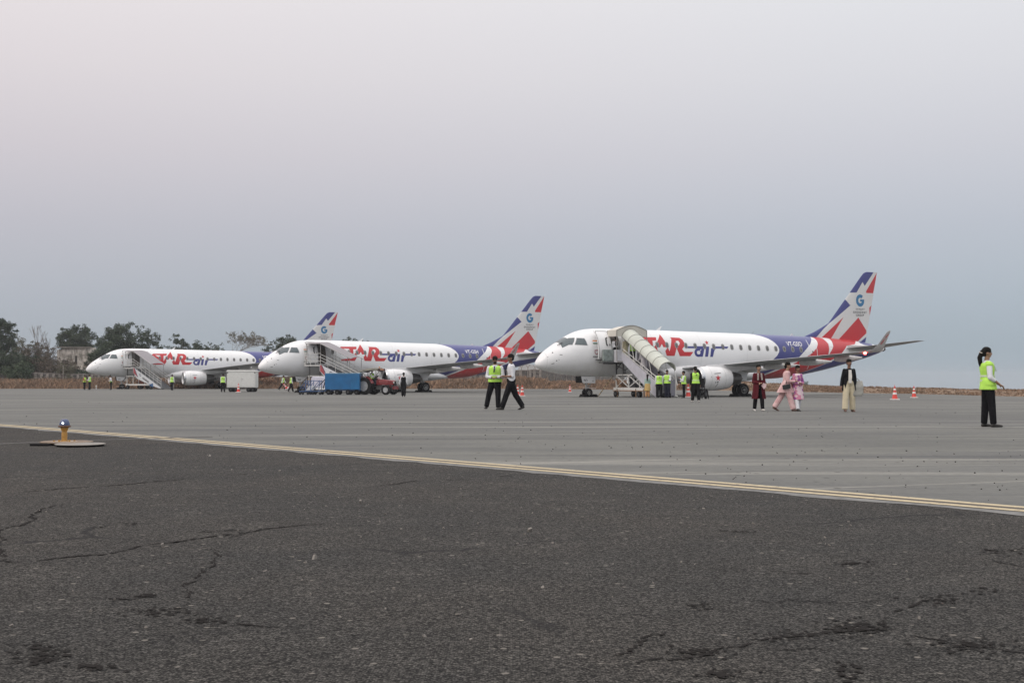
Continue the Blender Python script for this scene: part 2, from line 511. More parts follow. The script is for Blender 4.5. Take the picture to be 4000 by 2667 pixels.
# ---- cracks and ravelled holes in the asphalt, drawn where they run
def crack_mesh():
    A1, S1 = (0, 1800), 1.68; A2, S2 = (2400, 1700), 1.47; A3, S3 = (1200, 1600), 1.47
    lines = [(A1, S1, w, p) for w, p in (
        (.030, [(450,283),(350,305),(230,345),(180,425),(110,435),(60,520),(20,590),(40,640),(-40,655)]),
        (.034, [(40,655),(180,662),(300,645),(430,625),(700,605),(900,570),(1000,548),(1200,538),(1320,510),(1500,490),(1700,450),(1900,435),(2150,415)]),
        (.045, [(150,205),(500,175),(800,155),(1020,135),(1200,120)]), (.018, [(1410,575),(1385,690),(1340,770),(1230,800),(1250,880),(1265,925)]),
        (.05, [(1480,95),(1620,88)]), (.02, [(720,905),(870,905),(1000,880)]), (.02, [(1500,1055),(1700,1080),(1850,1090)]), (.03, [(380,100),(560,95)]), (.03, [(1300,470),(1600,455)]))]
    lines += [(A2, S2, w, p) for w, p in (
        (.022, [(-20,1252),(0,1250),(70,1235),(130,1185),(210,1150),(300,1145)]), (.016, [(0,1335),(200,1300),(400,1290),(650,1220),(740,1205),(900,1165),(1100,1140),(1280,1125),(1500,1100),(1600,1110)]),
        (.012, [(870,1220),(1050,1235),(1250,1225)]), (.018, [(1700,1150),(1900,1180),(2050,1205),(2200,1230),(2352,1250)]), (.018, [(1620,1015),(1760,980),(1860,940)]),
        (.012, [(780,940),(900,960),(980,950),(1260,965),(1580,960)]), (.025, [(1300,745),(1420,735)]), (.03, [(2110,660),(2270,665),(2352,700)]), (.02, [(2160,720),(2352,755)]), (.014, [(480,770),(880,785),(1100,800)]))]
    lines += [(A3, S3, .04, [(400,440),(620,410),(830,405),(930,405)]), (A3, S3, .05, [(1100,385),(1200,380)])]
    rs = random.Random(21)
    V, Fc = [], []
    for (ox, oy), sc_, w, pts in lines:
        P_ = [ground_at(ox + a / sc_, oy + b / sc_) for a, b in pts]
        n = 0; L_ = []
        for p, q in zip(P_, P_[1:]):
            m = max(2, int((q - p).length / .05))
            for i in range(m): L_.append(p.lerp(q, i / m))
        L_.append(P_[-1])
        wob = 0; wy = 0
        for i in range(len(L_) - 1):
            d = (L_[i+1] - L_[i]); d.z = 0
            if d.length < 1e-6: continue
            nrm = Vector((-d.y, d.x, 0)).normalized()
            wob = wob * .85 + rs.uniform(-.022, .022)
            if rs.random() < .16: continue
            ww = w * rs.uniform(.25, 1.25) * min(1, 6 * min(i + 1, len(L_) - i) / len(L_))
            a = L_[i] + nrm * (wob - ww / 2); b = L_[i] + nrm * (wob + ww / 2)
            wob2 = wob + rs.uniform(-.012, .012); w2 = w * rs.uniform(.2, 1.0)
            c = L_[i+1] + nrm * (wob2 + w2 / 2); e = L_[i+1] + nrm * (wob2 - w2 / 2)
            j = len(V)
            V += [(v.x, v.y, g(v.y) + .0085) for v in (a, e, c, b)]; Fc.append((j, j+1, j+2, j+3))
    holes = [(A2, S2, 1380, 1100, 130, 22, 260), (A2, S2, 1850, 950, 110, 16, 110), (A2, S2, 2230, 668, 90, 14, 110), (A2, S2, 1370, 735, 70, 10, 60), (A2, S2, 2050, 1205, 190, 22, 170), (A2, S2, 1000, 1150, 150, 16, 90), (A2, S2, 450, 1240, 120, 18, 90),
             (A2, S2, 470, 980, 60, 8, 40), (A2, S2, 2110, 890, 40, 8, 30), (A2, S2, 700, 550, 80, 8, 50), (A2, S2, 620, 1375, 110, 14, 70), (A2, S2, 1340, 1350, 60, 30, 60),
             (A1, S1, 300, 1240, 120, 22, 120), (A1, S1, 290, 1300, 90, 14, 60), (A1, S1, 1080, 990, 180, 18, 130), (A1, S1, 1370, 1050, 90, 12, 80), (A1, S1, 980, 882, 50, 9, 50), (A1, S1, 640, 1345, 120, 10, 60), (A1, S1, 850, 415, 60, 8, 40), (A1, S1, 660, 435, 40, 5, 20), (A1, S1, 1520, 485, 70, 7, 50)]
    for (ox, oy), sc_, cx, cy, rx, ry, n in holes:
        for i in range(int(n * .55)):
            a = cx + rs.gauss(0, .8) * rx; b = cy + rs.gauss(0, .8) * ry * 1.3
            p = ground_at(ox + a / sc_, oy + b / sc_)
            r = rs.uniform(.003, .011); k = rs.randint(4, 6); j = len(V); zz = g(p.y) + rs.uniform(.0086, .0099)
            for q in range(k):
                t = 2 * math.pi * q / k; rr = r * rs.uniform(.4, 1.2)
                V.append((p.x + rr * 1.7 * math.cos(t), p.y + rr * 1.6 * math.sin(t), zz))
            Fc.append(tuple(range(j, j + k)))
    o = mesh_obj('asphalt_cracks', V, Fc, M('crack dark', (.024, .022, .021), .95, spec=.05))
    return tag(o, kind='structure')
crack_mesh()

# ================================================================== AIRCRAFT
# local frame: x = metres aft of the nose, y = metres to starboard, z = metres above the ground
PLACE = {1: (1.6, 84.1, 26.5, -.26), 2: (-22.9, 109.7, 32.5, -.22), 3: (-50.5, 144.1, 26.7, -.15)}
def plane_matrix(k):
    x, y, th, z = PLACE[k]
    return Matrix.Translation((x, y, z)) @ Matrix.Rotation(R(th), 4, 'Z')
# fuselage profile
TOP = [(0, 2.30), (.06, 2.46), (.2, 2.66), (.54, 3.04), (.93, 3.34), (1.39, 3.64), (1.75, 3.86), (2.33, 4.20), (2.8, 4.44), (3.27, 4.62), (3.75, 4.74), (4.4, 4.82), (5.2, 4.85), (9, 4.82), (13.3, 4.76), (17.2, 4.71), (20.7, 4.64), (23.6, 4.57), (26.5, 4.46), (29, 4.28), (30.6, 4.05), (31.5, 3.86), (31.75, 3.78)]
BOT = [(0, 2.30), (.06, 2.15), (.31, 1.98), (.93, 1.80), (1.7, 1.65), (2.5, 1.55), (3.27, 1.49), (4.86, 1.42), (6.5, 1.39), (12, 1.37), (17.5, 1.34), (18.6, 1.30), (19.8, 1.27), (21.3, 1.36), (23.5, 1.64), (25.2, 1.93), (27.2, 2.36), (29.4, 2.86), (30.9, 3.26), (31.5, 3.47), (31.75, 3.60)]
HW = [(0, .0), (.06, .17), (.2, .36), (.54, .62), (.93, .83), (1.39, 1.0), (2.0, 1.17), (2.8, 1.32), (3.75, 1.43), (5.2, 1.50), (12, 1.505), (19, 1.50), (21.5, 1.44), (23.5, 1.33), (25.2, 1.18), (27.2, .93), (29.4, .62), (30.9, .36), (31.5, .22), (31.75, .14)]
def prof(P, s): return interp_smooth([p[0] for p in P], [p[1] for p in P], s)
NEXP = 2.12
def fus_half(s, h):
    t, b, w = prof(TOP, s), prof(BOT, s), prof(HW, s)
    zc, hh = (t + b) / 2, max((t - b) / 2, 1e-3)
    q = min(abs((h - zc) / hh), 1)
    return w * (1 - q ** NEXP) ** (1 / NEXP)
# fin: leading and trailing edge by height
FIN_LE = [(4.2, 22.9), (4.55, 23.6), (5.0, 24.75), (5.64, 26.04), (7.58, 27.77), (9.45, 29.42), (9.75, 29.72), (9.86, 30.0)]
FIN_TE = [(4.2, 29.86), (9.86, 31.14)]
def fin_le(h): return float(np.interp(h, [p[0] for p in FIN_LE], [p[1] for p in FIN_LE]))
def fin_te(h): return float(np.interp(h, [p[0] for p in FIN_TE], [p[1] for p in FIN_TE]))
def airfoil(t):
    """half thickness of a unit chord foil (0..1) relative to maximum"""
    t = min(max(t, 0), 1)
    return 2.6 * (0.2969 * math.sqrt(t) - .126 * t - .3516 * t**2 + .2843 * t**3 - .1015 * t**4) / .26 * .5 * 1.0
def fin_half(s, h):
    a, b = fin_le(h), fin_te(h)
    if s <= a or s >= b: return 0.0
    return airfoil((s - a) / (b - a)) * .045 * (b - max(a, b - 5.2)) 

def tri_mask(nt, vec, polys, eps=.012, K=120.):
    """soft mask of polygons drawn in side view (s,h)"""
    N, L = nt.nodes, nt.links
    out = None
    for poly in polys:
        pts = [Vector((x, y, 0)) for x, y in poly]
        for tri in tessellate_polygon([pts]):
            a, b_, c = (pts[i] for i in tri)
            if (b_ - a).cross(c - a).z < 0: b_, c = c, b_
            m = None
            for p, q in ((a, b_), (b_, c), (c, a)):
                d = q - p
                if d.length < 1e-6: continue
                n = Vector((-d.y, d.x)).normalized()
                k = -(n.x * p.x + n.y * p.y) + eps
                dn = N.new('ShaderNodeVectorMath'); dn.operation = 'DOT_PRODUCT'
                L.new(vec, dn.inputs[0]); dn.inputs[1].default_value = (n.x, 0, n.y)
                e = math_n(N, L, 'ADD', dn.outputs['Value'], k)
                m = e if m is None else math_n(N, L, 'MINIMUM', m, e)
            out = m if out is None else math_n(N, L, 'MAXIMUM', out, m)
    o = math_n(N, L, 'MULTIPLY', out, K)
    o.node.use_clamp = True
    return o

BLUE = (.045, .052, .215); RED = (.52, .028, .036); WHITE = (.80, .81, .82)
def livery(name, layers, white=WHITE, dirt=True, ends=None):
    m, nt, b = new_mat(name); N, L = nt.nodes, nt.links
    P = N.new('ShaderNodeTexCoord').outputs['Object']
    n = noise_node(N, L, mapping(N, L, P, (.5, 1, 1.6)), 1.2, 5, .6)
    c = mix_col(N, L, maprange(N, L, n, .35, .7, 0, .10), white, (.55, .54, .50))
    for colr, polys in layers:
        c = mix_col(N, L, tri_mask(nt, P, polys), c, colr)
    gr = noise_node(N, L, mapping(N, L, P, (1.2, 1, .35)), 1.6, 6, .7)
    sz = N.new('ShaderNodeSeparateXYZ'); L.new(P, sz.inputs[0])
    low_ = maprange(N, L, sz.outputs['Z'], 2.4, 1.5, 0, 1)
    c = mix_col(N, L, math_n(N, L, 'MULTIPLY', low_, maprange(N, L, gr, .42, .66, .05, .38)), c, (.36, .34, .30))
    # panel joints: thin circumferential lines
    s = N.new('ShaderNodeSeparateXYZ'); L.new(P, s.inputs[0])
    fr = math_n(N, L, 'FRACT', math_n(N, L, 'DIVIDE', math_n(N, L, 'ADD', s.outputs['X'], 1.45), 4.1))
    ln = maprange(N, L, math_n(N, L, 'ABSOLUTE', math_n(N, L, 'SUBTRACT', fr, .5)), .0015, .004, .34, 0)
    c = mix_col(N, L, ln, c, (.2, .2, .21))
    L.new(c, b.inputs['Base Color'])
    b.inputs['Roughness'].default_value = .34
    b.inputs['Coat Weight'].default_value = .25; b.inputs['Coat Roughness'].default_value = .15
    return m
def arc_pts(cx, cy, rx, ry, a0, a1, n):
    return [(cx + rx * math.cos(R(a0 + (a1 - a0) * i / n)), cy + ry * math.sin(R(a0 + (a1 - a0) * i / n))) for i in range(n + 1)]
bullet = [(17.6, 5.0), (18.35, 4.66), (18.9, 4.52), (19.4, 4.32), (19.78, 4.04), (20.0, 3.74), (20.06, 3.5), (20.0, 3.28), (19.8, 3.02), (19.45, 2.74), (18.8, 2.35), (17.8, 1.9), (16.4, 1.45), (15.6, 1.2)]
FUS_BLUE = [bullet + [(17.9, 1.2), (18.7, 1.55), (20.4, 2.22), (21.95, 2.95), (22.45, 3.35), (23.3, 3.99), (23.65, 4.31), (24.3, 4.8), (24.3, 5.1), (17.6, 5.1)],
            [(22.6, 1.72), (23.45, 1.96), (26.41, 2.95), (27.4, 3.12), (29.0, 3.30), (31.2, 3.62), (31.2, 3.0), (27, 2.0), (22.6, 1.2)],
            [(28.95, 4.6), (28.9, 4.12), (29.3, 3.98), (30.3, 3.92), (30.5, 4.6)]]
FUS_RED = [[(24.11, 5), (24.16, 4.2), (24.08, 3.98), (23.86, 3.68), (23.35, 3.28), (22.85, 3.02), (21.66, 2.50), (19.3, 1.62), (17.9, 1.0), (20, .9), (21.3, 1.30), (22.35, 1.66), (24.57, 2.38), (25.1, 2.60), (25.0, 3.18), (25.13, 3.62), (25.18, 4.01), (25.03, 4.35), (25.2, 5)],
           [(25.85, 5), (25.77, 4.34), (25.64, 3.78), (25.28, 3.38), (25.03, 3.10), (25.05, 2.60), (25.9, 2.95), (26.5, 3.3), (27.2, 3.9), (28.1, 4.0), (28.6, 4.3), (28.6, 5)]]
FIN_BLUE = [[(28.15, 8.14), (28.94, 8.18), (29.58, 9.05), (29.8, 8.73), (30.80, 9.90), (29.5, 10.1), (28.0, 8.4)],
            [(27.6, 7.75), (27.80, 7.56), (28.25, 7.12), (26.10, 5.64), (25.5, 5.2), (24.65, 4.45), (24.6, 4.0), (22.5, 4.0), (22.5, 4.8), (25.5, 5.8)],
            [(29.95, 4.62), (29.26, 4.20), (28.9, 3.9), (30.2, 3.9)]]
FIN_RED = [[(31.16, 9.90), (31.05, 9.72), (29.98, 8.34), (29.94, 8.24), (30.00, 8.17), (30.72, 8.18)],
           [(30.62, 7.28), (30.30, 6.97), (30.34, 6.42), (30.42, 6.4)],
           [(27.51, 6.14), (25.26, 4.50), (25.0, 4.0), (26.1, 4.0), (26.2, 4.43)],
           [(29.1, 6.17), (29.96, 5.15), (29.96, 4.94), (28.83, 4.12), (28.6, 3.9), (26.8, 3.9), (27.03, 4.40)]]
m_fus = livery('fuselage paint', [(BLUE, FUS_BLUE), (RED, FUS_RED)])
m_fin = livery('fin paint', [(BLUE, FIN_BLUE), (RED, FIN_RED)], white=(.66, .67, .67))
m_white = M('aircraft white', (.76, .765, .77), .35, var=.08, scale=1.5, coat=.2)
m_grey = M('wing grey', (.40, .41, .42), .42, var=.14, scale=1.2)
m_dgrey = M('wing underside', (.30, .31, .32), .5, var=.22, scale=1.6)
m_wlet = M('winglet grey', (.52, .51, .50), .45, var=.12)
m_red = M('livery red', RED, .4, var=.04)
m_blue = M('livery blue', BLUE, .4, var=.04)
m_logo = M('logo blue', (.035, .18, .36), .4, var=.04)
m_text = M('lettering dark', (.05, .05, .055), .5, var=.05)
m_tw = M('lettering white', (.78, .78, .80), .5, var=.03)
m_glass = M('cockpit glass', (.06, .085, .095), .08, var=.2, spec=.8)
m_pane = M('cabin pane', (.13, .13, .13), .22, var=.15, scale=3)
m_wfr = M('window surround', (.27, .27, .265), .45, var=.08)
m_tyre = M('rubber', (.014, .014, .015), .95, var=.25, scale=12, spec=.15)
m_rim = M('wheel rim', (.45, .45, .44), .4, .3, var=.2, scale=9)
m_steel = M('gear steel', (.48, .48, .47), .4, .5, var=.2, scale=8)
m_dark = M('dark metal', (.07, .07, .072), .45, .6, var=.25)
m_black = M('black', (.010, .010, .011), .8, var=.2, spec=.15)
m_lip = M('polished lip', (.55, .57, .59), .22, .85, var=.05)
m_exh = M('exhaust metal', (.13, .125, .12), .38, .8, var=.3, scale=5)
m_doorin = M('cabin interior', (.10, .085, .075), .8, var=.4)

def decal_mesh(name, polys, surf, mat, parent, dh=.10, ds=.35, thick=False):
    """polys: list of [outer, hole, hole...] in (s,h); draped on surf(s,h) -> (x,y,z)"""
    bm = bmesh.new()
    for loops in polys:
        L3 = [[Vector((x, y, 0)) for x, y in lp] for lp in loops]
        flat = [bm.verts.new(p) for lp in L3 for p in lp]
        for t in tessellate_polygon(L3):
            try: bm.faces.new([flat[i] for i in t])
            except ValueError: pass
    xs = [v.co.x for v in bm.verts]; ys = [v.co.y for v in bm.verts]
    y = math.floor(min(ys) / dh) * dh + dh
    while y < max(ys):
        bmesh.ops.bisect_plane(bm, geom=bm.verts[:] + bm.edges[:] + bm.faces[:], plane_co=(0, y, 0), plane_no=(0, 1, 0)); y += dh
    x = math.floor(min(xs) / ds) * ds + ds
    while x < max(xs):
        bmesh.ops.bisect_plane(bm, geom=bm.verts[:] + bm.edges[:] + bm.faces[:], plane_co=(x, 0, 0), plane_no=(1, 0, 0)); x += ds
    for v in bm.verts:
        v.co = Vector(surf(v.co.x, v.co.y))
    bm.normal_update()
    for f in bm.faces:
        if f.normal.y > 0: f.normal_flip()
    me = bpy.data.meshes.new(name); bm.to_mesh(me); bm.free()
    me.materials.append(mat)
    o = bpy.data.objects.new(name, me)
    return link(o, parent)
def text_polys(txt, bold=0.0, spacing=1.0, align='CENTER'):
    cu = bpy.data.curves.new('t', 'FONT'); cu.body = txt; cu.offset = bold; cu.space_character = spacing
    cu.align_x = align; cu.resolution_u = 3; cu.space_line = 1.0
    o = bpy.data.objects.new('t', cu); col.objects.link(o)
    me = bpy.data.meshes.new_from_object(o.evaluated_get(bpy.context.evaluated_depsgraph_get()))
    vs = [v.co.copy() for v in me.vertices]; fs = [tuple(p.vertices) for p in me.polygons]
    bpy.data.objects.remove(o); bpy.data.curves.remove(cu); bpy.data.meshes.remove(me)
    return vs, fs
def text_decal(name, txt, surf, mat, parent, x0, x1, y0, y1, bold=0.0, spacing=1.0, shear=0.0, dh=.1):
    """text scaled to fill the rectangle x0..x1, y0..y1 of the side view"""
    vs, fs = text_polys(txt, bold, spacing)
    ax, bx = min(v.x for v in vs), max(v.x for v in vs); ay, by = min(v.y for v in vs), max(v.y for v in vs)
    polys = []
    W = [((x0 + (v.x - ax) / (bx - ax) * (x1 - x0)) + shear * (v.y - ay) / (by - ay) * (y1 - y0), y0 + (v.y - ay) / (by - ay) * (y1 - y0)) for v in vs]
    for f in fs:
        polys.append([[W[i] for i in f]])
    return decal_mesh(name, polys, surf, mat, parent, dh)
def star_pts(cx, cy, r, ri=.4, rot=90):
    return [(cx + (r if i % 2 == 0 else r * ri) * math.cos(R(rot + 36 * i)), cy + (r if i % 2 == 0 else r * ri) * math.sin(R(rot + 36 * i))) for i in range(10)]
SF = lambda s, h: (s, -fus_half(s, h) - .008, h)
SF2 = lambda s, h: (s, -fus_half(s, h) - .016, h)
SFIN = lambda s, h: (s, -fin_half(s, h) - .01, h)
def rrect(cx, cy, w, h, r, n=4):
    p = []
    for qx, qy, a in ((1, 1, 0), (-1, 1, 90), (-1, -1, 180), (1, -1, 270)):
        for i in range(n + 1):
            t = R(a + 90 * i / n)
            p.append((cx + qx * (w / 2 - r) + r * math.cos(t), cy + qy * (h / 2 - r) + r * math.sin(t)))
    return p

# "STAR" in the (s,h) side view (traced as letter outlines)
AR = [(9.62, 4.49), (8.81, 3.53), (9.09, 3.26), (9.04, 3.53), (9.31, 3.53), (9.5, 3.78), (9.6, 3.54), (9.98, 3.54), (9.73, 3.27), (9.85, 2.93), (10.52, 2.92), (10.72, 3.49), (10.98, 2.91), (11.89, 2.92), (12.16, 3.23), (11.38, 3.22), (11.20, 3.42), (11.41, 3.63), (11.48, 3.86), (11.4, 4.10), (11.18, 4.25), (10.36, 4.27), (10.45, 4.19), (10.1, 3.24)]
AR_HOLE = [(10.76, 4.01), (11.00, 4.03), (11.07, 3.86), (10.96, 3.69), (10.75, 3.63)]
ST = [(7.25, 4.03), (7.56, 4.24), (9.17, 4.26), (9.10, 4.02), (8.76, 4.0), (8.70, 3.36), (8.90, 3.50), (9.05, 3.26), (8.85, 2.92), (7.45, 2.92), (7.5, 3.08), (8.15, 3.12), (8.45, 3.25)]
ST_HOLE = [(7.75, 4.08), (8.35, 4.06), (8.42, 3.66)]
def ring(cx, cy, ro, ri, a0, a1, n=18, sx=1.0):
    return arc_pts(cx, cy, ro * sx, ro, a0, a1, n) + arc_pts(cx, cy, ri * sx, ri, a1, a0, n)

def section(s, n=44):
    t, b, w = prof(TOP, s), prof(BOT, s), prof(HW, s)
    zc, hh = (t + b) / 2, (t - b) / 2
    out = []
    for i in range(n):
        a = 2 * math.pi * i / n
        ca, sa = math.cos(a), math.sin(a)
        out.append(Vector((s, w * math.copysign(abs(ca) ** (2 / NEXP), ca), zc + hh * math.copysign(abs(sa) ** (2 / NEXP), sa))))
    return out

WING = [  # t, h, LE, TE, thickness, cant(deg)
    (.6, 1.98, 10.75, 16.5, .62, 5), (1.5, 2.02, 11.15, 16.45, .60, 5), (2.6, 2.11, 11.72, 16.45, .50, 5), (4.7, 2.29, 12.80, 16.60, .38, 5), (8.0, 2.58, 14.48, 17.42, .27, 5),
    (11.0, 2.84, 16.00, 18.18, .20, 5), (13.0, 3.02, 17.05, 18.72, .15, 6), (13.40, 3.06, 17.45, 18.78, .13, 25), (13.66, 3.22, 17.90, 18.78, .10, 50), (13.84, 3.50, 18.14, 18.76, .08, 64), (14.22, 4.30, 18.55, 18.86, .05, 66), (14.28, 4.42, 18.70, 18.86, .03, 66)]
def wing_rings(secs, side, n=11):
    rings = []
    for t, h, le, te, th, cant in secs:
        c = te - le; ny, nz = -math.sin(R(cant)) * side, math.cos(R(cant))
        pts = []
        for i in range(n):            # upper, LE to TE
            u = (i / (n - 1)) ** 1.6
            k = airfoil(u) * th * .5
            pts.append(Vector((le + u * c, side * t + ny * k * 1.1, h + nz * k * 1.1)))
        for i in range(n - 2, 0, -1):
            u = (i / (n - 1)) ** 1.6
            k = -airfoil(u) * th * .5
            pts.append(Vector((le + u * c, side * t + ny * k * .9, h + nz * k * .9)))
        rings.append(pts)
    return rings

def wheel(name, parent, c, r, w, rim=.5):
    """tyre with its rim as a child; axle along y"""
    pr = [(-w/2, r*rim), (-w/2, r*.82), (-w*.40, r*.95), (-w*.18, r), (w*.18, r), (w*.40, r*.95), (w/2, r*.82), (w/2, r*rim)]
    o = MB().lathe(pr, c, (0, 1, 0), 28).build(name, m_tyre, parent, True, 35)
    k = MB()
    for sgn in (-1, 1):
        y = sgn * w / 2
        k.lathe([(0, r*rim*1.02), (.012, r*rim*.98), (-.03, r*rim*.72), (-.03, r*rim*.34), (.02, r*rim*.28), (.03, .001)], (c[0], c[1] + y, c[2]), (0, sgn, 0), 20)
        for i in range(8):
            a = 2 * math.pi * i / 8
            k.tube((c[0] + math.cos(a)*r*rim*.52, c[1] + y - sgn*.035, c[2] + math.sin(a)*r*rim*.52), (c[0] + math.cos(a)*r*rim*.52, c[1] + y, c[2] + math.sin(a)*r*rim*.52), r*rim*.09, n=6)
    k.build('rim', m_rim, o, True)
    return o

def build_plane(k, reg, gearcode, tagged):
    x, y, th, z = PLACE[k]
    root = empty('airliner', (x, y, z), R(th), *tagged)
    ss = [0.004, .03, .06, .12, .2, .32, .45, .6, .8, 1.0, 1.25, 1.5, 1.75, 2.0, 2.3, 2.6, 2.9, 3.2, 3.6, 4.0, 4.5, 5.2, 6, 7, 8.5, 10, 12, 14, 16, 17.5, 18.6, 19.8, 20.6, 21.3, 22.4, 23.5, 24.3, 25.2, 26.2, 27.2, 28.3, 29.4, 30.2, 30.9, 31.3, 31.5, 31.75]
    fus = MB().loft([section(s, 64) for s in ss]).build('fuselage', m_fus, root, True, 60)
    # belly fairing
    rings = []
    for s, w, b, t in ((9.2, .9, 1.42, 1.7), (9.8, 1.25, 1.22, 2.15), (10.8, 1.56, 1.02, 2.40), (12, 1.66, .93, 2.50), (14, 1.68, .92, 2.45), (16, 1.62, .98, 2.3), (17.5, 1.45, 1.08, 2.1), (18.6, 1.1, 1.22, 1.8), (19.3, .6, 1.3, 1.5)):
        zc, hh = (b + t) / 2, (t - b) / 2
        rings.append([Vector((s, w * math.copysign(abs(math.cos(a)) ** .8, math.cos(a)), zc + hh * math.copysign(abs(math.sin(a)) ** .8, math.sin(a)))) for a in [2 * math.pi * i / 36 for i in range(36)]])
    MB().loft(rings).build('belly_fairing', m_white, root, True, 60)
    # exhaust of the auxiliary unit
    MB().lathe([(0, .10), (.0, .20), (.16, .15), (.16, .12)], (31.70, 0, 3.69), (1, 0, .08), 20, False).build('tail_exhaust', m_exh, root, True)
    # fin with rudder
    rings = []
    for h in (4.2, 4.4, 4.6, 4.8, 5.0, 5.3, 5.64, 6.5, 7.58, 8.5, 9.2, 9.45, 9.62, 9.75, 9.82, 9.86):
        a, b = fin_le(h), fin_te(h); n = 14
        pts = []
        for i in range(n):
            u = (i / (n - 1)) ** 1.4; pts.append(Vector((a + u * (b - a), -fin_half(a + u * (b - a), h) - .004, h)))
        for i in range(n - 2, 0, -1):
            u = (i / (n - 1)) ** 1.4; pts.append(Vector((a + u * (b - a), fin_half(a + u * (b - a), h) + .004, h)))
        rings.append(pts)
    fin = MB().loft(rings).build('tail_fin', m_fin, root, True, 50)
    decal_mesh('logo', [[ring(29.30, 7.54, .49, .22, 48, 352, 26, .9)], [[(29.30, 7.63), (29.74, 7.63), (29.72, 7.47), (29.55, 7.44), (29.30, 7.47)]]], SFIN, m_logo, fin)
    for i, (tx, a, b) in enumerate((("SANJAY", 28.83, 29.78), ("GHODAWAT", 28.55, 29.99), ("GROUP", 28.85, 29.70))):
        text_decal('lettering', tx, SFIN, m_text, fin, a, b, 6.74 - i * .235, 6.92 - i * .235, .03, 1.35)
    # tailplane
    for side, nm in ((-1, 'port'), (1, 'starboard')):
        st = [(.15, 3.62, 26.75, 30.15, .34, 8), (.8, 3.66, 26.95, 30.2, .32, 8), (2.2, 3.84, 28.05, 30.55, .22, 8), (4.6, 4.16, 30.0, 31.2, .12, 8), (4.95, 4.21, 30.45, 31.3, .07, 8)]
        tp = MB().loft(wing_rings(st, side)).build('tailplane', m_dgrey, root, True, 60)
    MB().loft([[Vector((s, y_, z_)) for y_, z_ in ((-w, 3.45), (-w, 3.9), (0, 4.02), (w, 3.9), (w, 3.45))] for s, w in ((26.7, .55), (27.4, .98), (29.0, .80), (30.0, .50))]).build('tailplane_fairing', m_wlet, root, True, 60)
    # wings
    for side in (-1, 1):
        wg = MB().loft(wing_rings(WING[:8], side)).build('wing', m_dgrey, root, True, 60)
        MB().loft(wing_rings(WING[7:], side)).build('winglet', m_wlet, wg, True, 60)
        # slat and upper skin read lighter: a thin leading-edge strip
        for t, L0, L1 in ((3.3, 15.2, 17.9), (5.6, 15.3, 18.5), (8.4, 16.2, 19.0), (11.0, 17.0, 19.4)):
            h = 2.02 + (t - 1.5) * .087
            mb = MB(); rr = []
            for u in (0, .06, .18, .35, .55, .75, .9, 1.0):
                w = .17 * math.sqrt(max(math.sin(math.pi * min(u * .9 + .05, 1)), 0)) * (1.1 - .75 * u) + .01
                rr.append([Vector((L0 + u * (L1 - L0), side * t + w * math.cos(q), h - .24 + .10 * u + w * 1.6 * math.sin(q))) for q in [2 * math.pi * i / 12 for i in range(12)]])
            mb.loft(rr).build('flap_fairing', m_wlet, wg, True, 60)
        # light under the tip
        MB().lathe([(-.10, .01), (-.07, .08), (0, .10), (.07, .08), (.10, .01)], (17.55, side * 13.3, 2.97), (1, 0, 0), 12).build('navigation_light', M('red lamp', (.9, .02, .02), .3, emit=(1, .06, .05), estr=28) if (side < 0 and k == 1) else M('red lens', (.35, .02, .02), .3) if side < 0 else M('green lamp', (.02, .5, .1), .3), wg, True)
    # engines
    for side in (-1, 1):
        c = (0, side * 4.25, 1.30)
        na = MB().lathe([(10.67, .62), (10.53, .66), (10.49, .70), (10.53, .75), (10.70, .80), (11.05, .84), (11.6, .855), (12.2, .835), (12.75, .775), (13.15, .68), (13.15, .64), (12.6, .60)], c, (1, 0, 0), 48, False).build('engine', m_white, root, True, 50)
        MB().lathe([(10.69, .635), (10.57, .655), (10.475, .70), (10.53, .762), (10.72, .812)], c, (1, 0, 0), 48, False).build('intake_lip', m_lip, na, True, 60)
        MB().lathe([(10.67, .625), (11.0, .59), (11.3, .59)], c, (1, 0, 0), 40, False).build('intake_duct', M('duct', (.06, .062, .068), .4, .4), na, True)
        fan = MB()
        for i in range(24):
            a = 2 * math.pi * i / 24
            u = Vector((0, math.cos(a), math.sin(a))); w = Vector((0, -math.sin(a), math.cos(a)))
            p = Vector(c) + Vector((11.25, 0, 0))
            fan.add([p + u*.16 - w*.03, p + u*.60 - w*.09 + Vector((-.05, 0, 0)), p + u*.60 + w*.07 + Vector((.07, 0, 0)), p + u*.16 + w*.03 + Vector((.04, 0, 0))], [(0, 1, 2, 3)])
        fan.lathe([(10.9, .005), (10.97, .07), (11.1, .13), (11.25, .17)], c, (1, 0, 0), 20)
        fan.lathe([(11.3, .60), (11.31, .0)], c, (1, 0, 0), 30, False)
        fan.build('fan', M('fan blades', (.05, .052, .055), .35, .6), na, True)
        MB().lathe([(12.6, .60), (13.3, .53), (13.8, .44), (14.15, .36), (14.15, .30), (13.9, .25), (14.35, .12), (14.5, .01)], c, (1, 0, 0), 36).build('exhaust_nozzle', m_exh, na, True, 40)
        yy = side * 4.25
        pb = []
        for s, w, b, t in ((11.1, .03, 2.00, 2.08), (11.5, .14, 1.95, 2.22), (12.2, .19, 1.9, 2.28), (13.4, .18, 1.75, 2.28), (14.6, .12, 1.9, 2.2), (15.6, .03, 2.0, 2.15)):
            pb.append([Vector((s, yy - w, b)), Vector((s, yy - w, t)), Vector((s, yy + w, t)), Vector((s, yy + w, b))])
        MB().loft(pb).build('pylon', m_white, root, True, 30)
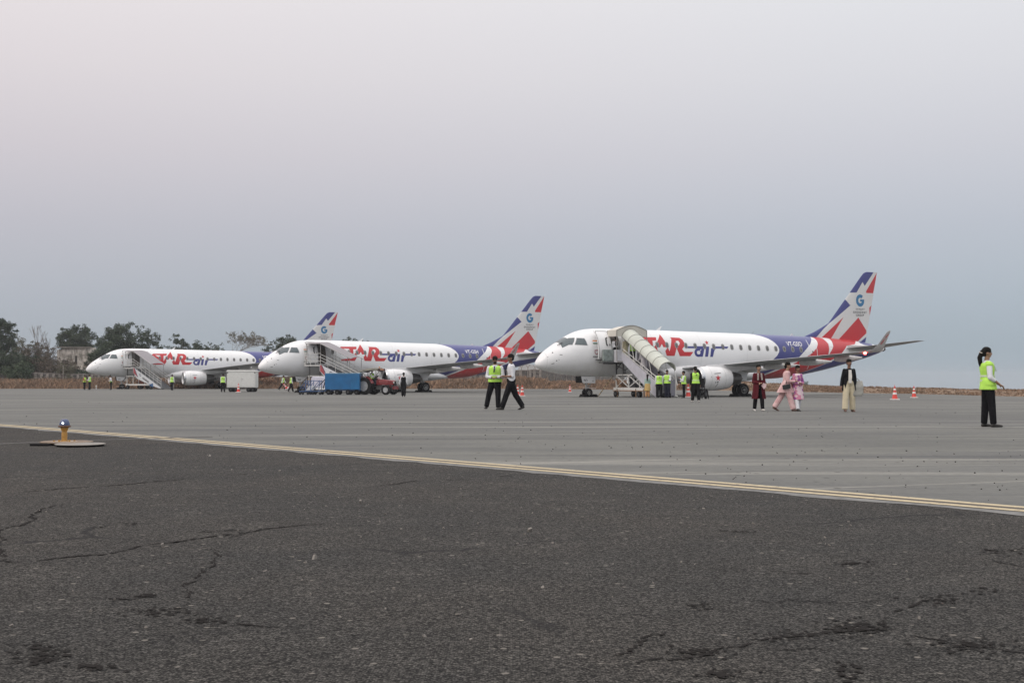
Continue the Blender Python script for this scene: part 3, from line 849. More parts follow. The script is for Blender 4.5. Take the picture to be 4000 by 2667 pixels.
        if side < 0:
            rad = lambda s: interp_smooth([10.53, 10.7, 11.05, 11.6, 12.2, 12.75, 13.15], [.75, .80, .84, .855, .835, .775, .68], s)
            SN = lambda s, h: (s, -4.25 - math.sqrt(max(rad(s) ** 2 - (h - 1.30) ** 2, 0)) - .008, h)
            decal_mesh('star_emblem', [[star_pts(11.72, 1.34, .24)]], SN, m_red, na)
            decal_mesh('panel_mark', [[[(11.45, 1.66), (12.0, 1.70), (12.0, 1.655), (11.45, 1.615)]], [[(11.50, 1.06), (11.58, 1.06), (11.58, .99), (11.50, .99)]], [[(11.66, 1.08), (11.76, 1.10), (11.76, 1.01), (11.66, .99)]], [[(11.60, .72), (11.74, .95), (11.78, .94), (11.64, .70)]], [[(11.13, 1.42), (11.18, 1.42), (11.18, 1.37), (11.13, 1.37)]]], SN, m_dark, na)
            decal_mesh('cowl_joint', [[[(11.22, 2.05), (11.235, 2.05), (11.235, .55), (11.22, .55)]], [[(12.42, 2.0), (12.435, 2.0), (12.435, .62), (12.42, .62)]]], SN, M('joint', (.35, .36, .37), .6), na)
    # nose gear
    ng = MB().tube((4.1, 0, .30), (4.0, 0, 1.6), .075, .085).tube((4.1, 0, .55), (4.9, 0, 1.5), .045).box((4.1, 0, .31), (.12, .34, .12)).tube((4.12, -.12, .85), (4.12, .12, .85), .05).build('nose_gear', m_steel, root, True)
    for s_ in (-1, 1): wheel('wheel', ng, (4.15, s_ * .19, .30), .30, .20)
    MB().lathe([(0, .0), (0, .07), (.05, .06), (.08, .05)], (3.92, -.05, .98), (-1, 0, 0), 12).build('taxi_light', M('taxi lamp', (.7, .68, .6), .2), ng, True)
    MB().bar((3.7, -.16, .66), (4.75, -.16, .60), .05, .03).build('tow_link', m_white, ng)
    for s_ in (-1, 1):
        dr = MB().prism([(3.42, s_ * .40, 1.46), (4.58, s_ * .40, 1.42), (4.52, s_ * .46, .96), (3.50, s_ * .46, 1.00)], (0, s_ * .03, 0)).build('gear_door', m_white if s_ < 0 else m_dark, root)
        if s_ < 0:
            text_decal('lettering', gearcode, lambda s, h: (s, -.475, h), m_text, dr, 3.60, 3.90, 1.08, 1.25, .02)
            decal_mesh('stencil', [[[(4.28, 1.16), (4.42, 1.16), (4.42, 1.07), (4.28, 1.07)], [(4.31, 1.13), (4.31, 1.10), (4.39, 1.10), (4.39, 1.13)]]], lambda s, h: (s, -.475, h), m_wfr, dr)
    MB().prism([(4.62, -.42, 1.55), (4.80, -.40, 1.62), (4.74, -.44, 1.98), (4.70, -.5, 1.95)], (.02, -.12, 0)).build('probe', m_steel, root)
    # main gear
    for s_ in (-1, 1):
        mg = MB().tube((15.5, s_ * 2.62, .47), (15.35, s_ * 2.7, 1.9), .10, .12).tube((15.5, s_ * 2.6, .8), (15.0, s_ * 1.4, 1.5), .06).tube((15.5, s_ * 2.25, .47), (15.5, s_ * 2.98, .47), .07).tube((15.5, s_ * 2.62, 1.1), (16.2, s_ * 2.62, 1.75), .05).build('main_gear', m_steel, root, True)
        for q in (-.31, .31): wheel('wheel', mg, (15.5, s_ * 2.62 + q, .475), .475, .32, .55)
        MB().prism([(15.0, s_ * 2.95, 1.95), (15.9, s_ * 2.95, 1.95), (15.75, s_ * 3.0, 1.15), (15.2, s_ * 3.0, 1.15)], (0, s_ * .03, 0)).build('gear_door', m_white, root)
    # cockpit windows
    wp = [[[(1.66, 3.64), (1.98, 3.86), (2.20, 4.05), (2.34, 4.13), (2.70, 4.15), (2.55, 3.88), (2.35, 3.61)]], [[(2.50, 3.63), (2.64, 3.88), (2.79, 4.13), (3.30, 4.11), (3.38, 3.85), (3.42, 3.59)]]]
    for q in wp:
        fr = decal_mesh('window', [q], SF, M('window frame', (.28, .29, .30), .4), root, .06, .12)
        cx = sum(p[0] for p in q[0]) / len(q[0]); cy = sum(p[1] for p in q[0]) / len(q[0])
        decal_mesh('pane', [[[(cx + (p[0] - cx) * .90, cy + (p[1] - cy) * .87) for p in q[0]]]], SF2, m_glass, fr, .06, .12)
    # front windscreen: dark glass across the nose
    ws = []
    for s, hh in ((1.66, 3.56), (1.84, 3.735), (2.06, 3.885), (2.26, 4.00)):
        rr = []
        top = prof(TOP, s)
        for i in range(13):
            a = R(38 + 104 * i / 12)
            t, b, w = prof(TOP, s), prof(BOT, s), prof(HW, s)
            zc, h2 = (t + b) / 2, (t - b) / 2
            ca, sa = math.cos(a), math.sin(a)
            rr.append(Vector((s, (w + .012) * math.copysign(abs(ca) ** (2 / NEXP), ca), zc + (h2 + .012) * abs(sa) ** (2 / NEXP))))
        ws.append(rr)
    vv = [p for r in ws for p in r]
    mesh_obj('windscreen', vv, [(j*13 + i, j*13 + i + 1, (j+1)*13 + i + 1, (j+1)*13 + i) for j in range(3) for i in range(12)], m_glass, root, True)
    MB().bar((1.80, -.62, 3.80), (1.46, -.72, 3.60), .03).bar((1.60, -.62, 3.72), (1.42, -.55, 3.60), .03).build('wiper', m_black, root)
    # cabin windows
    w0 = None
    for i in range(20):
        s = 6.66 + .817 * i
        h = 3.76 - .0158 * (s - 6.6)
        if w0 is None or s > 18.5 or True:
            fo = decal_mesh('window', [[rrect(s, h, .30, .43, .13)]], SF, m_wfr, root, .1, 5)
            decal_mesh('pane', [[rrect(s, h - .01, .19, .30, .09)]], SF2, m_pane, fo, .1, 5)
    # doors
    dline = M('door outline', (.36, .37, .38), .5)
    aft = decal_mesh('rear_door', [[[(23.02, 4.27), (23.07, 4.27), (23.07, 2.95), (23.02, 2.95)]], [[(23.79, 4.27), (23.84, 4.27), (23.84, 2.95), (23.79, 2.95)]], [[(23.02, 2.0), (23.07, 2.0), (23.07, 2.95), (23.02, 2.95)]]], SF, m_tw, root)
    decal_mesh('door_handle', [[[(23.30, 3.42), (23.42, 3.42), (23.42, 3.30), (23.30, 3.30)]]], SF, m_dark, aft)
    ope = decal_mesh('doorway', [[rrect(5.52, 3.60, .86, 1.95, .16)]], SF, m_doorin, root)
    # open front door swung forward alongside the hull
    pts = []
    for i in range(9):
        h = 2.66 + i * (1.98 / 8)
        pts.append(h)
    d1, d2 = [], []
    for h in pts:
        yy = fus_half(5.0, h) + .42
        d1.append([Vector((3.92, -yy + .0, h)), Vector((3.92, -yy - .09, h)), Vector((5.00, -yy - .09, h)), Vector((5.00, -yy, h))])
    dr = MB().loft(d1).build('open_door', m_white, root, True, 30)
    SD = lambda s, h: (s, -(fus_half(5.0, h) + .42) - .10, h)
    decal_mesh('handle', [[[(4.55, 4.10), (4.66, 4.16), (4.78, 4.16), (4.66, 4.06), (4.62, 3.75), (4.70, 3.56), (4.56, 3.56), (4.52, 3.75)]], [[(4.80, 3.70), (4.88, 3.70), (4.88, 3.56), (4.80, 3.56)]]], SD, m_dark, dr)
    decal_mesh('seal', [[rrect(4.46, 3.65, 1.06, 1.96, .16), rrect(4.46, 3.65, .98, 1.88, .14)]], lambda s, h: (s, -(fus_half(5.0, h) + .42) - .098, h), m_wfr, dr)
    # sill and hinge arm
    MB().box((4.45, -1.62, 2.60), (.95, .30, .05)).bar((5.0, -1.5, 3.4), (4.7, -1.85, 3.4), .06).build('door_sill', m_dark, root)
    # flag and emblem by the door
    for nm, a, b, mm in (('flag_stripe', 3.88, 3.97, M('saffron', (.62, .23, .07), .5)), ('flag_stripe', 3.79, 3.88, m_tw), ('flag_stripe', 3.70, 3.79, M('flag green', (.03, .16, .09), .5))):
        decal_mesh(nm, [[[(3.84, a), (4.40, a), (4.40, b), (3.84, b)]]], SF, mm, root)
    decal_mesh('emblem', [[[(3.92, 3.29), (4.22, 3.29), (4.22, 3.06), (4.07, 2.94), (3.92, 3.06)], [(3.97, 3.24), (3.97, 3.08), (4.07, 3.00), (4.17, 3.08), (4.17, 3.24)]]], SF, M('emblem maroon', (.30, .06, .08), .5), root)
    decal_mesh('placard', [[[(3.80 + i * .085, 2.77), (3.86 + i * .085, 2.77), (3.86 + i * .085, 2.85), (3.80 + i * .085, 2.85)]] for i in range(6)], SF, m_text, root)
    # small probes and ports on the nose
    decal_mesh('probe_mark', [[[(.96, 3.12), (1.03, 3.12), (1.02, 3.04), (.95, 3.05)]], [[(1.40, 2.96), (1.58, 2.95), (1.58, 2.91), (1.40, 2.92)]], [[(1.15, 2.55), (1.23, 2.56), (1.22, 2.49), (1.14, 2.49)]], [[(.86, 2.32), (1.05, 2.36), (1.06, 2.32), (.86, 2.29)]], [[(.62, 2.80), (.69, 2.81), (.69, 2.78), (.62, 2.77)]], [[(1.30, 2.61), (1.38, 2.61), (1.38, 2.58), (1.30, 2.58)]]], SF, m_dark, root)
    # company lettering
    decal_mesh('star_lettering', [[ST, ST_HOLE], [AR, AR_HOLE]], SF, m_red, root)
    a_let = [[ring(12.62, 3.19, .32, .14, 55, 400, 22, 1.15)], [[(12.74, 2.89), (12.98, 2.89), (13.14, 3.45), (12.90, 3.50)]]]
    i_let = [[[(13.18, 2.89), (13.44, 2.89), (13.60, 3.64), (13.30, 3.63)]]]
    r_let = [[[(13.64, 2.88), (13.88, 2.88), (13.98, 3.25), (14.08, 3.42), (14.22, 3.50), (15.20, 3.50), (15.34, 3.66), (14.24, 3.66), (14.00, 3.60), (13.74, 3.50)]]]
    lin = [[[(11.62, 3.64), (11.58, 3.49), (12.60, 3.49), (12.90, 3.42), (13.15, 3.44), (13.22, 3.66)]]]
    decal_mesh('air_lettering', a_let + i_let + r_let + lin, SF, m_blue, root)
    decal_mesh('star_emblem', [[star_pts(13.47, 3.93, .19)]], SF, m_red, root)
    text_decal('registration', reg, SF, m_tw, root, 20.90, 22.42, 3.77, 4.12, .018)
    # winglet writing, running up the blade
    vs, fs = text_polys('star air', .03)
    ax, bx = min(v.x for v in vs), max(v.x for v in vs)
    wl = MB()
    for f in fs:
        q = [(vs[i].x - ax) / (bx - ax) for i in f]; w_ = [vs[i].y for i in f]
        wl.add([Vector((18.30 + .34 * a + .17 * b, -(13.84 + .44 * (.85 * a)) - .075, 3.55 + .68 * a - .06 * b)) for a, b in zip(q, w_)], [tuple(range(len(f)))])
    wl.build('winglet_lettering', m_red, root)
    # antennas
    an = MB()
    an.prism([(9.9, 0, 4.78), (10.25, 0, 4.80), (10.45, 0, 5.10), (10.36, 0, 5.10)], (0, .02, 0))
    an.build('blade_antenna', m_white, root)
    MB().prism([(22.2, 0, 4.58), (22.6, 0, 4.56), (22.5, 0, 4.80), (22.42, 0, 4.80)], (0, .02, 0)).build('blade_antenna', m_white, root)
    MB().tube((18.6, 0, 4.66), (18.75, 0, 4.88), .012).build('whip_antenna', m_dark, root)
    MB().prism([(8.2, 0, 1.40), (8.5, 0, 1.40), (8.5, 0, 1.2), (8.38, 0, 1.2)], (0, .02, 0)).build('blade_antenna', m_white, root)
    # wheel chocks are things of their own
    return root

planes = {}
planes[1] = build_plane(1, 'VT-GSO', 'SO', ('white airliner parked nearest, at the right, with a tunnel-roofed staircase at its door', 'airliner', 'airliners parked in a row on the apron'))
planes[2] = build_plane(2, 'VT-GSH', 'SH', ('middle white airliner of the row, standing behind the blue wagon and red tractor', 'airliner', 'airliners parked in a row on the apron'))
planes[3] = build_plane(3, 'VT-GS', 'GS', ('white airliner parked farthest away at the left, behind the white box trailer', 'airliner', 'airliners parked in a row on the apron'))

# ================================================================== PEOPLE
class Blob:
    """overlapping closed solids melted into one continuous skin"""
    def __init__(self): self.m = MB()
    def cap(self, p0, p1, r0, r1=None, n=12, sq=1.0):
        r1 = r0 if r1 is None else r1
        p0, p1 = Vector(p0), Vector(p1); d = p1 - p0; L_ = d.length
        if L_ < 1e-5: return self
        prof_ = [(-r0, .001)] + [(-r0 * math.cos(R(a)), r0 * math.sin(R(a))) for a in (30, 60)] + [(0, r0)] + [(L_, r1)] + [(L_ + r1 * math.cos(R(a)), r1 * math.sin(R(a))) for a in (60, 30)] + [(L_ + r1, .001)]
        self.m.lathe(prof_, p0, d, n); return self
    def cyl(self, p0, p1, r0, r1, n=14):
        d = Vector(p1) - Vector(p0)
        self.m.lathe([(0, r0), (d.length, r1)], p0, d, n); return self
    def ell(self, c, r, rot=None, n=12):
        c = Vector(c); rings = []
        for i in range(1, n):
            a = math.pi * i / n
            ring_ = []
            for j in range(16):
                b = 2 * math.pi * j / 16
                p = Vector((r[0] * math.sin(a) * math.cos(b), r[1] * math.sin(a) * math.sin(b), r[2] * math.cos(a)))
                ring_.append(c + (rot @ p if rot else p))
            rings.append(ring_)
        self.m.loft(rings); return self
    def stack(self, secs, n=20):
        """horizontal ellipses (x, y, z, rx, ry)"""
        self.m.loft([[Vector((x + rx * math.cos(2*math.pi*i/n), y + ry * math.sin(2*math.pi*i/n), z)) for i in range(n)] for x, y, z, rx, ry in secs]); return self
    def build(self, name, mat, parent, vox=.014, sm=3, T=None):
        me = bpy.data.meshes.new('tmp'); me.from_pydata([tuple(v) for v in self.m.v], [], self.m.f)
        bm = bmesh.new(); bm.from_mesh(me); bmesh.ops.recalc_face_normals(bm, faces=bm.faces); bm.to_mesh(me); bm.free()
        o = bpy.data.objects.new('tmp', me); col.objects.link(o)
        md = o.modifiers.new('r', 'REMESH'); md.mode = 'VOXEL'; md.voxel_size = vox; md.use_smooth_shade = True
        if sm:
            s = o.modifiers.new('s', 'SMOOTH'); s.factor = .5; s.iterations = sm
        dg = bpy.context.evaluated_depsgraph_get()
        out = bpy.data.meshes.new_from_object(o.evaluated_get(dg))
        bpy.data.objects.remove(o); bpy.data.meshes.remove(me)
        out.name = name; out.materials.clear(); out.materials.append(mat)
        out.polygons.foreach_set('use_smooth', [True] * len(out.polygons))
        q = bpy.data.objects.new(name, out)
        return link(q, parent)

def cloth(name, color, var=.16, **k):
    return M(name, color, .88, var=var, scale=k.pop('scale', 7), bump=.55, bscale=9, spec=.06, **k)
SKIN = M('skin brown', (.20, .105, .065), .6, var=.08, scale=5)
SKIN2 = M('skin light brown', (.30, .175, .115), .6, var=.08, scale=5)
HAIR = M('black hair', (.009, .008, .007), .7, var=.3, scale=20, bump=.4, bscale=60, spec=.12)
BLK = cloth('black cloth', (.012, .012, .014), .35)
NAVY = cloth('navy cloth', (.018, .020, .034), .3)
WHT = cloth('white shirt cloth', (.66, .67, .70), .06)
HIVIS = M('fluorescent yellow-green', (.45, .78, .11), .8, var=.12, scale=6, bump=.4, bscale=9, emit=(.42, .80, .07), estr=.0)
REFL = M('reflective tape', (.62, .70, .52), .4, var=.08)
SHOE = M('dark shoe', (.02, .018, .016), .5, var=.3)
WSHOE = M('white shoe', (.55, .53, .50), .6, var=.15)
SAND = M('sandal', (.16, .09, .07), .6, var=.2)

def person(label, pos, yaw, H, legs=((0, 0, 0), (0, 0, 0)), arms=None, lean=0.0, head=(0, 0), top=('shirt', WHT, 'long'), bottom=('trousers', BLK), vest=None,
           skirt=None, vmat=None, coat=None, shoes=SHOE, hair='short', hairmat=HAIR, skin=SKIN, female=False, vox=.014, detail=True, cat='person', group=None, extra=None, beard=False, tie=False, glasses=False, seat=None, wide=1.0):
    """legs: (hip flex, knee flex, splay) left then right, degrees; arms: (upper dir xyz, fore dir xyz) left/right, x outward, y forward"""
    root = empty('person', pos, yaw, label, cat, group)
    sw = (.088 if female else .108) * H * wide          # half shoulder
    hw_ = (.062 if female else .058) * H
    hipz = .515 * H
    LT, LS = .245 * H, .235 * H
    jl = []
    for side, (a, k, sp) in zip((-1, 1), legs):
        hip = Vector((side * .052 * H, 0, hipz))
        d1 = Vector((side * math.sin(R(sp)), math.sin(R(a)), -math.cos(R(a)) * math.cos(R(sp)))).normalized()
        kn = hip + d1 * LT
        b = a - k
        d2 = Vector((side * math.sin(R(sp * .8)), math.sin(R(b)), -math.cos(R(b)))).normalized()
        an = kn + d2 * LS
        jl.append([hip, kn, an, b])
    low = min(j[2].z for j in jl)
    dz = (.042 * H - low) if seat is None else seat - hipz + .06
    off = Vector((0, 0, dz))
    for j in jl: j[0] = j[0] + off; j[1] = j[1] + off; j[2] = j[2] + off
    pel = Vector((0, 0, hipz + .03 * H + dz))
    ln = R(lean)
    up = Vector((0, math.sin(ln), math.cos(ln)))
    fwd = Vector((0, math.cos(ln), -math.sin(ln)))
    def T_(h, f=0, x=0):
        """point on the torso: h above the pelvis"""
        return pel + up * (h * H) + fwd * (f * H) + Vector((x * H, 0, 0))
    chest = T_(.22); neck = T_(.285); hd = T_(.385, .015)
    hyaw, hpit = head
    hr = Euler((R(-hpit) , 0, R(hyaw)), 'XYZ').to_matrix()
    ja = []
    if arms is None: arms = (((.12, .02, -1), (.05, .15, -1)),) * 2
    for side, (u, f) in zip((-1, 1), arms):
        sh = T_(.240, 0) + Vector((side * sw, 0, 0))
        du = Vector((side * u[0], u[1], u[2])).normalized(); df = Vector((side * f[0], f[1], f[2])).normalized()
        el = sh + du * .172 * H; wr = el + df * .145 * H
        ja.append((sh, el, wr, df, side))
    def torso(b, e, z0=-.02, z1=.275, flare=0.0, zh=None):
        secs = [(-.06, .060, .050), (-.02, hw_/H + .042, .066), (.04, hw_/H + .038, .064), (.10, .072 if female else .082, .056), (.17, .088 if female else .096, .066), (.222, .090 if female else .103, .066), (.247, .078 if female else .092, .058), (.262, .058 if female else .066, .048), (.277, .038, .038)]
        rs = []
        for h, rx, ry in secs:
            if h < z0 - .001 or h > z1 + .001: continue
            c = T_(h)
            fl = 1 + flare * max(0, (.12 - h) / .2)
            rs.append((c.x, c.y, c.z, (rx * H) * wide * fl + e, ry * H * fl + e))
        b.stack(rs)
        return b
    # ---- body: one skin
    B = Blob()
    torso(B, 0.0, -.06)
    B.cap(T_(.26), hd - up * .03 * H, .034 * H, .030 * H)
    hc = hd
    B.ell(hc + hr @ Vector((0, -.006 * H, .012 * H)), (.044 * H, .055 * H, .058 * H), hr)
    B.ell(hc + hr @ Vector((0, .012 * H, -.024 * H)), (.035 * H, .040 * H, .040 * H), hr)
    B.ell(hc + hr @ Vector((0, .053 * H, -.008 * H)), (.008 * H, .013 * H, .014 * H), hr, 8)
    for s_ in (-1, 1):
        B.ell(hc + hr @ Vector((s_ * .045 * H, -.006 * H, -.006 * H)), (.006 * H, .012 * H, .018 * H), hr, 8)
    for (hip, kn, an, b), side in zip(jl, (-1, 1)):
        B.cap(hip, kn, .052 * H, .034 * H); B.cap(kn, an, .034 * H, .022 * H)
        fd = Vector((side * .12, math.cos(R(b * .6)), math.sin(R(b * .9)) if b < -8 else 0)).normalized()
        B.cap(an - Vector((0, 0, .016 * H)) - fd * .01, an + fd * .085 * H - Vector((0, 0, .024 * H)), .020 * H, .014 * H)
    for sh, el, wr, df, side in ja:
        B.cap(sh, el, .028 * H, .021 * H); B.cap(el, wr, .022 * H, .0145 * H)
        if detail:
            x = df.cross(Vector((0, 0, 1)));  x = x.normalized() if x.length > .1 else Vector((1, 0, 0))
            y = df.cross(x).normalized()
            palm = wr + df * .028 * H
            rot = Matrix((x, y, df)).transposed()
            B.ell(palm, (.0225 * H, .011 * H, .032 * H), rot, 8)
            for i, fl in enumerate((.040, .046, .043, .034)):
                p = wr + df * .052 * H + x * (.0155 - i * .0103) * H
                q = p + (df * .80 + y * .25).normalized() * fl * .55 * H
                B.cap(p, q, .0052 * H, .0048 * H, 6); B.cap(q, q + (df * .55 + y * .8).normalized() * fl * .45 * H, .0048 * H, .004 * H, 6)
            p = wr + df * .02 * H + x * .02 * H
            B.cap(p, p + (df * .75 + x * .6).normalized() * .036 * H, .006 * H, .005 * H, 6)
        else:
            B.ell(wr + df * .04 * H, (.017 * H, .013 * H, .045 * H), Matrix((df.orthogonal().normalized(), df.cross(df.orthogonal()).normalized(), df)).transposed(), 8)
    body = B.build('body', skin, root, .010 if detail else .018, 2)
    # ---- face
    if detail:
        e = MB(); w = MB()
        for s_ in (-1, 1):
            c = hc + hr @ Vector((s_ * .018 * H, .046 * H, .008 * H))
            MB().lathe([(-.004 * H, .001), (-.001 * H, .006 * H), (.003 * H, .001)], c, hr @ Vector((0, 1, 0)), 10).build('eye', M('eye', (.02, .015, .012), .2), body)
            c = hc + hr @ Vector((s_ * .018 * H, .049 * H, .019 * H))
            MB().bar(c - hr @ Vector((.009 * H, 0, 0)), c + hr @ Vector((.009 * H, 0, 0)), .004 * H).build('eyebrow', HAIR, body)
        MB().bar(hc + hr @ Vector((-.013 * H, .048 * H, -.030 * H)), hc + hr @ Vector((.013 * H, .048 * H, -.030 * H)), .005 * H).build('mouth', M('lips', (.20, .06, .05), .5), body)
        if glasses:
            q = MB()
            for s_ in (-1, 1):
                q.box(hc + hr @ Vector((s_ * .02 * H, .056 * H, .006 * H)), (.030 * H, .006 * H, .020 * H), hr)
                q.bar(hc + hr @ Vector((s_ * .036 * H, .05 * H, .01 * H)), hc + hr @ Vector((s_ * .046 * H, -.01 * H, .006 * H)), .004 * H)
            q.build('glasses', m_black, root)
    if beard:
        Blob().ell(hc + hr @ Vector((0, .020 * H, -.042 * H)), (.036 * H, .036 * H, .026 * H), hr).build('beard', HAIR, root, .012, 2)
    # ---- hair
    if hair:
        hb = Blob()
        hb.ell(hc + hr @ Vector((0, -.010 * H, .030 * H)), (.052 * H, .060 * H, .052 * H), hr)
        hb.ell(hc + hr @ Vector((0, -.032 * H, .000 * H)), (.044 * H, .036 * H, .048 * H), hr)
        if hair == 'pony':
            p = hc + hr @ Vector((0, -.066 * H, .012 * H))
            hb.ell(p, (.024 * H, .026 * H, .024 * H), None, 8)
            hb.cap(p, p + Vector((0, -.028 * H, -.075 * H)), .026 * H, .031 * H)
            hb.cap(p + Vector((0, -.028 * H, -.075 * H)), p + Vector((0, -.020 * H, -.155 * H)), .031 * H, .025 * H)
            hb.cap(p + Vector((0, -.020 * H, -.155 * H)), p + Vector((0, -.006 * H, -.215 * H)), .024 * H, .011 * H)
        elif hair == 'bun':
            hb.ell(hc + hr @ Vector((0, -.072 * H, .018 * H)), (.028 * H, .026 * H, .032 * H), None, 8)
            hb.cap(hc + hr @ Vector((0, -.06 * H, -.02 * H)), hc + hr @ Vector((0, -.052 * H, -.06 * H)), .018 * H, .012 * H)
        elif hair == 'long':
            hb.cap(hc + hr @ Vector((0, -.045 * H, -.01 * H)), T_(.20, -.075), .040 * H, .030 * H)
        elif hair == 'tied':
            for s_ in (-1, 1): hb.cap(hc + hr @ Vector((s_ * .036 * H, 0, .025 * H)), hc + hr @ Vector((s_ * .042 * H, -.012 * H, -.035 * H)), .014 * H, .009 * H)
            hb.ell(hc + hr @ Vector((0, -.058 * H, -.012 * H)), (.026 * H, .024 * H, .028 * H), None, 8)
        hb.build('hair', hairmat, root, .012 if detail else .018, 2)
        if hair == 'pony' and detail:
            MB().lathe([(-.008, .028 * H), (.008, .028 * H)], hc + hr @ Vector((0, -.074 * H, -.002 * H)), (0, -.4, -1), 12).build('hair_band', M('hair band', (.6, .55, .5), .6), root)
    # ---- lower garment
    kind, bmat = bottom
    G = Blob()
    e = {'trousers': .014 if female else .026, 'loose': .030, 'tight': .008}.get(kind, .014)
    for (hip, kn, an, b), side in zip(jl, (-1, 1)):
        G.cap(hip, kn, .055 * H + e, .039 * H + e)
        endr = .031 * H + e * (1.0 if kind != 'loose' else 1.4)
        a2 = kn + (an - kn) * (1.0 if kind != 'crop' else .8)
        G.cyl(kn - (an - kn) * .05, a2, .039 * H + e, endr)
        G.ell(kn, (.040 * H + e, .040 * H + e, .040 * H + e), None, 8)
    c0 = T_(-.045); c1 = T_(.05); c2 = T_(0)
    G.stack([(c0.x, c0.y, c0.z, .07 * H + e, .058 * H + e), (c2.x, c2.y, c2.z, hw_ + .046 * H + e * .6, .068 * H + e), (c1.x, c1.y, c1.z, .088 * H + e * .4, .060 * H + e * .6)])
    G.build('trousers', bmat, root, .014 if detail else .02, 3)
    # ---- upper garment
    tn, tmat, sl = top
    G = Blob(); torso(G, .014, -.025, .278)
    for sh, el, wr, df, side in ja:
        if sl == 'none': continue
        G.cap(sh, el, .034 * H + .008, .027 * H + .008)
        if sl != 'short':
            frac = .55 if sl == 'rolled' else .96
            G.cyl(el, el + (wr - el) * frac, .027 * H + .008, .021 * H + .006); G.ell(el, (.028 * H + .008,) * 3, None, 8)
    G.build(tn, tmat, root, .013 if detail else .02, 2)
    if detail and tn == 'shirt':
        c = T_(.282, .004)
        MB().lathe([(-.012 * H, .050 * H), (.012 * H, .036 * H), (.010 * H, .030 * H)], c, up, 18, False).build('collar', tmat, root, True)
    # ---- skirt of a dress / long coat
    if skirt:
        for nm, smat, hem, rw, ry, opening, t0 in skirt:
            c = T_(t0)
            mid = (jl[0][1] + jl[1][1]) / 2; spread = abs(jl[0][1].x - jl[1][1].x) / 2; sy = abs(jl[0][1].y - jl[1][1].y) / 2
            zb = hem * H
            G = Blob(); zt = c.z
            n = 6; secs = []
            for i in range(n + 1):
                t = i / n
                z_ = zb + (zt - zb) * t
                w_ = (1 - t)
                secs.append((c.x, c.y + (mid.y - c.y) * w_ * .8, z_, (hw_ + .050 * H) + rw * H * w_ , (.076 + ry * w_) * H + sy * w_ * .8))
            G.stack(secs, 24)
            G.build(nm, smat, root, .014, 2)
    if coat:
        cmat, hem, a_open, out_r = coat
        c = T_(.12); zb = hem * H
        mb = MB(); rings_o = []; rings_i = []
        n = 22
        for i in range(9):
            t = i / 8; z_ = c.z + (zb - c.z) * t
            kx = hw_ + (.040 + out_r * t) * H + .012; ky = (.068 + out_r * t) * H + .02
            op = R(a_open * (.35 + .65 * t))
            wv = .006 * math.sin(9 * t)
            ro, ri = [], []
            for j in range(n + 1):
                a = math.pi / 2 + op + (2 * math.pi - 2 * op) * j / n
                ru = 1 + .05 * t * math.sin(a * 7 + 1)
                ro.append(Vector((c.x + kx * ru * math.cos(a), c.y * (1 - t) + ky * ru * math.sin(a), z_))); ri.append(Vector((c.x + (kx - .018) * math.cos(a), c.y * (1 - t) + (ky - .018) * math.sin(a), z_)))
            rings_o.append(ro + ri[::-1])
        mb.loft(rings_o).build('coat_skirt', cmat, root, True, 60)
    # ---- vest
    if vest:
        ev = .034
        G = Blob(); torso(G, ev, -.02, .262, .12)
        for s_ in (-1, 1):
            G.cap(T_(.256, 0, s_ * .045), T_(.238, 0, s_ * (.100 if vest == 'long' else .086)), .034 * H, (.046 if vest == 'long' else .034) * H)
        c = T_(-.03); G.stack([(c.x, c.y, c.z - .03 * H * (vest == 'long') * 1.6, hw_ + .058 * H + ev, .082 * H + ev), (c.x, c.y, c.z + .05 * H, hw_ + .046 * H + ev, .070 * H + ev)])
        vo = G.build('vest' if vmat is None else 'waistcoat', vmat or HIVIS, root, .014 if detail else .02, 2)
        t = MB()
        if vmat is None:
         for h_, fl in ((.035, 1.03), (.095, .99)) if detail else ((.06, 1.0),):
             c = T_(h_)
             rx = (.088 if h_ > .08 else .100) * H * (1.04 if not female else 1.0) + ev + .006; ry = .064 * H + ev + .006
             rings = []
             for q in (-.012, .012):
                 rings.append([Vector((c.x + rx * math.cos(2*math.pi*i/28), c.y + ry * math.sin(2*math.pi*i/28), c.z + q * H)) for i in range(28)])
             t.loft(rings, False)
        if vmat is None: t.build('reflective_tape', REFL, vo, True)
        if vest in ('open', 'front'):
            pass
        if detail and vest != 'back':
            # open front showing the shirt
            MB().prism([T_(.266, .056, -.026), T_(.266, .056, .026), T_(.15, .098, .002), T_(.15, .098, -.002)], fwd * .024 * H).build('vest_opening', tmat, root)
        if vmat is None and (vest == 'back' or not detail):
            MB().prism([T_(.20, -.090, -.022), T_(.20, -.090, .022), T_(.235, -.088, 0)], -fwd * .02 * H).build('emblem', m_dark, vo)
    if tie == 'short':
        MB().prism([T_(.268, .070, -.010), T_(.268, .070, .010), T_(.16, .122, .012), T_(.145, .124, 0), T_(.16, .122, -.012)], fwd * .012 * H).build('tie', NAVY, root)
    elif tie:
        MB().prism([T_(.268, .064, -.012), T_(.268, .064, .012), T_(.20, .092, .016), T_(.10, .096, .022), T_(.07, .092, 0), T_(.10, .096, -.022), T_(.20, .092, -.016)], fwd * .016 * H).build('tie', NAVY, root)
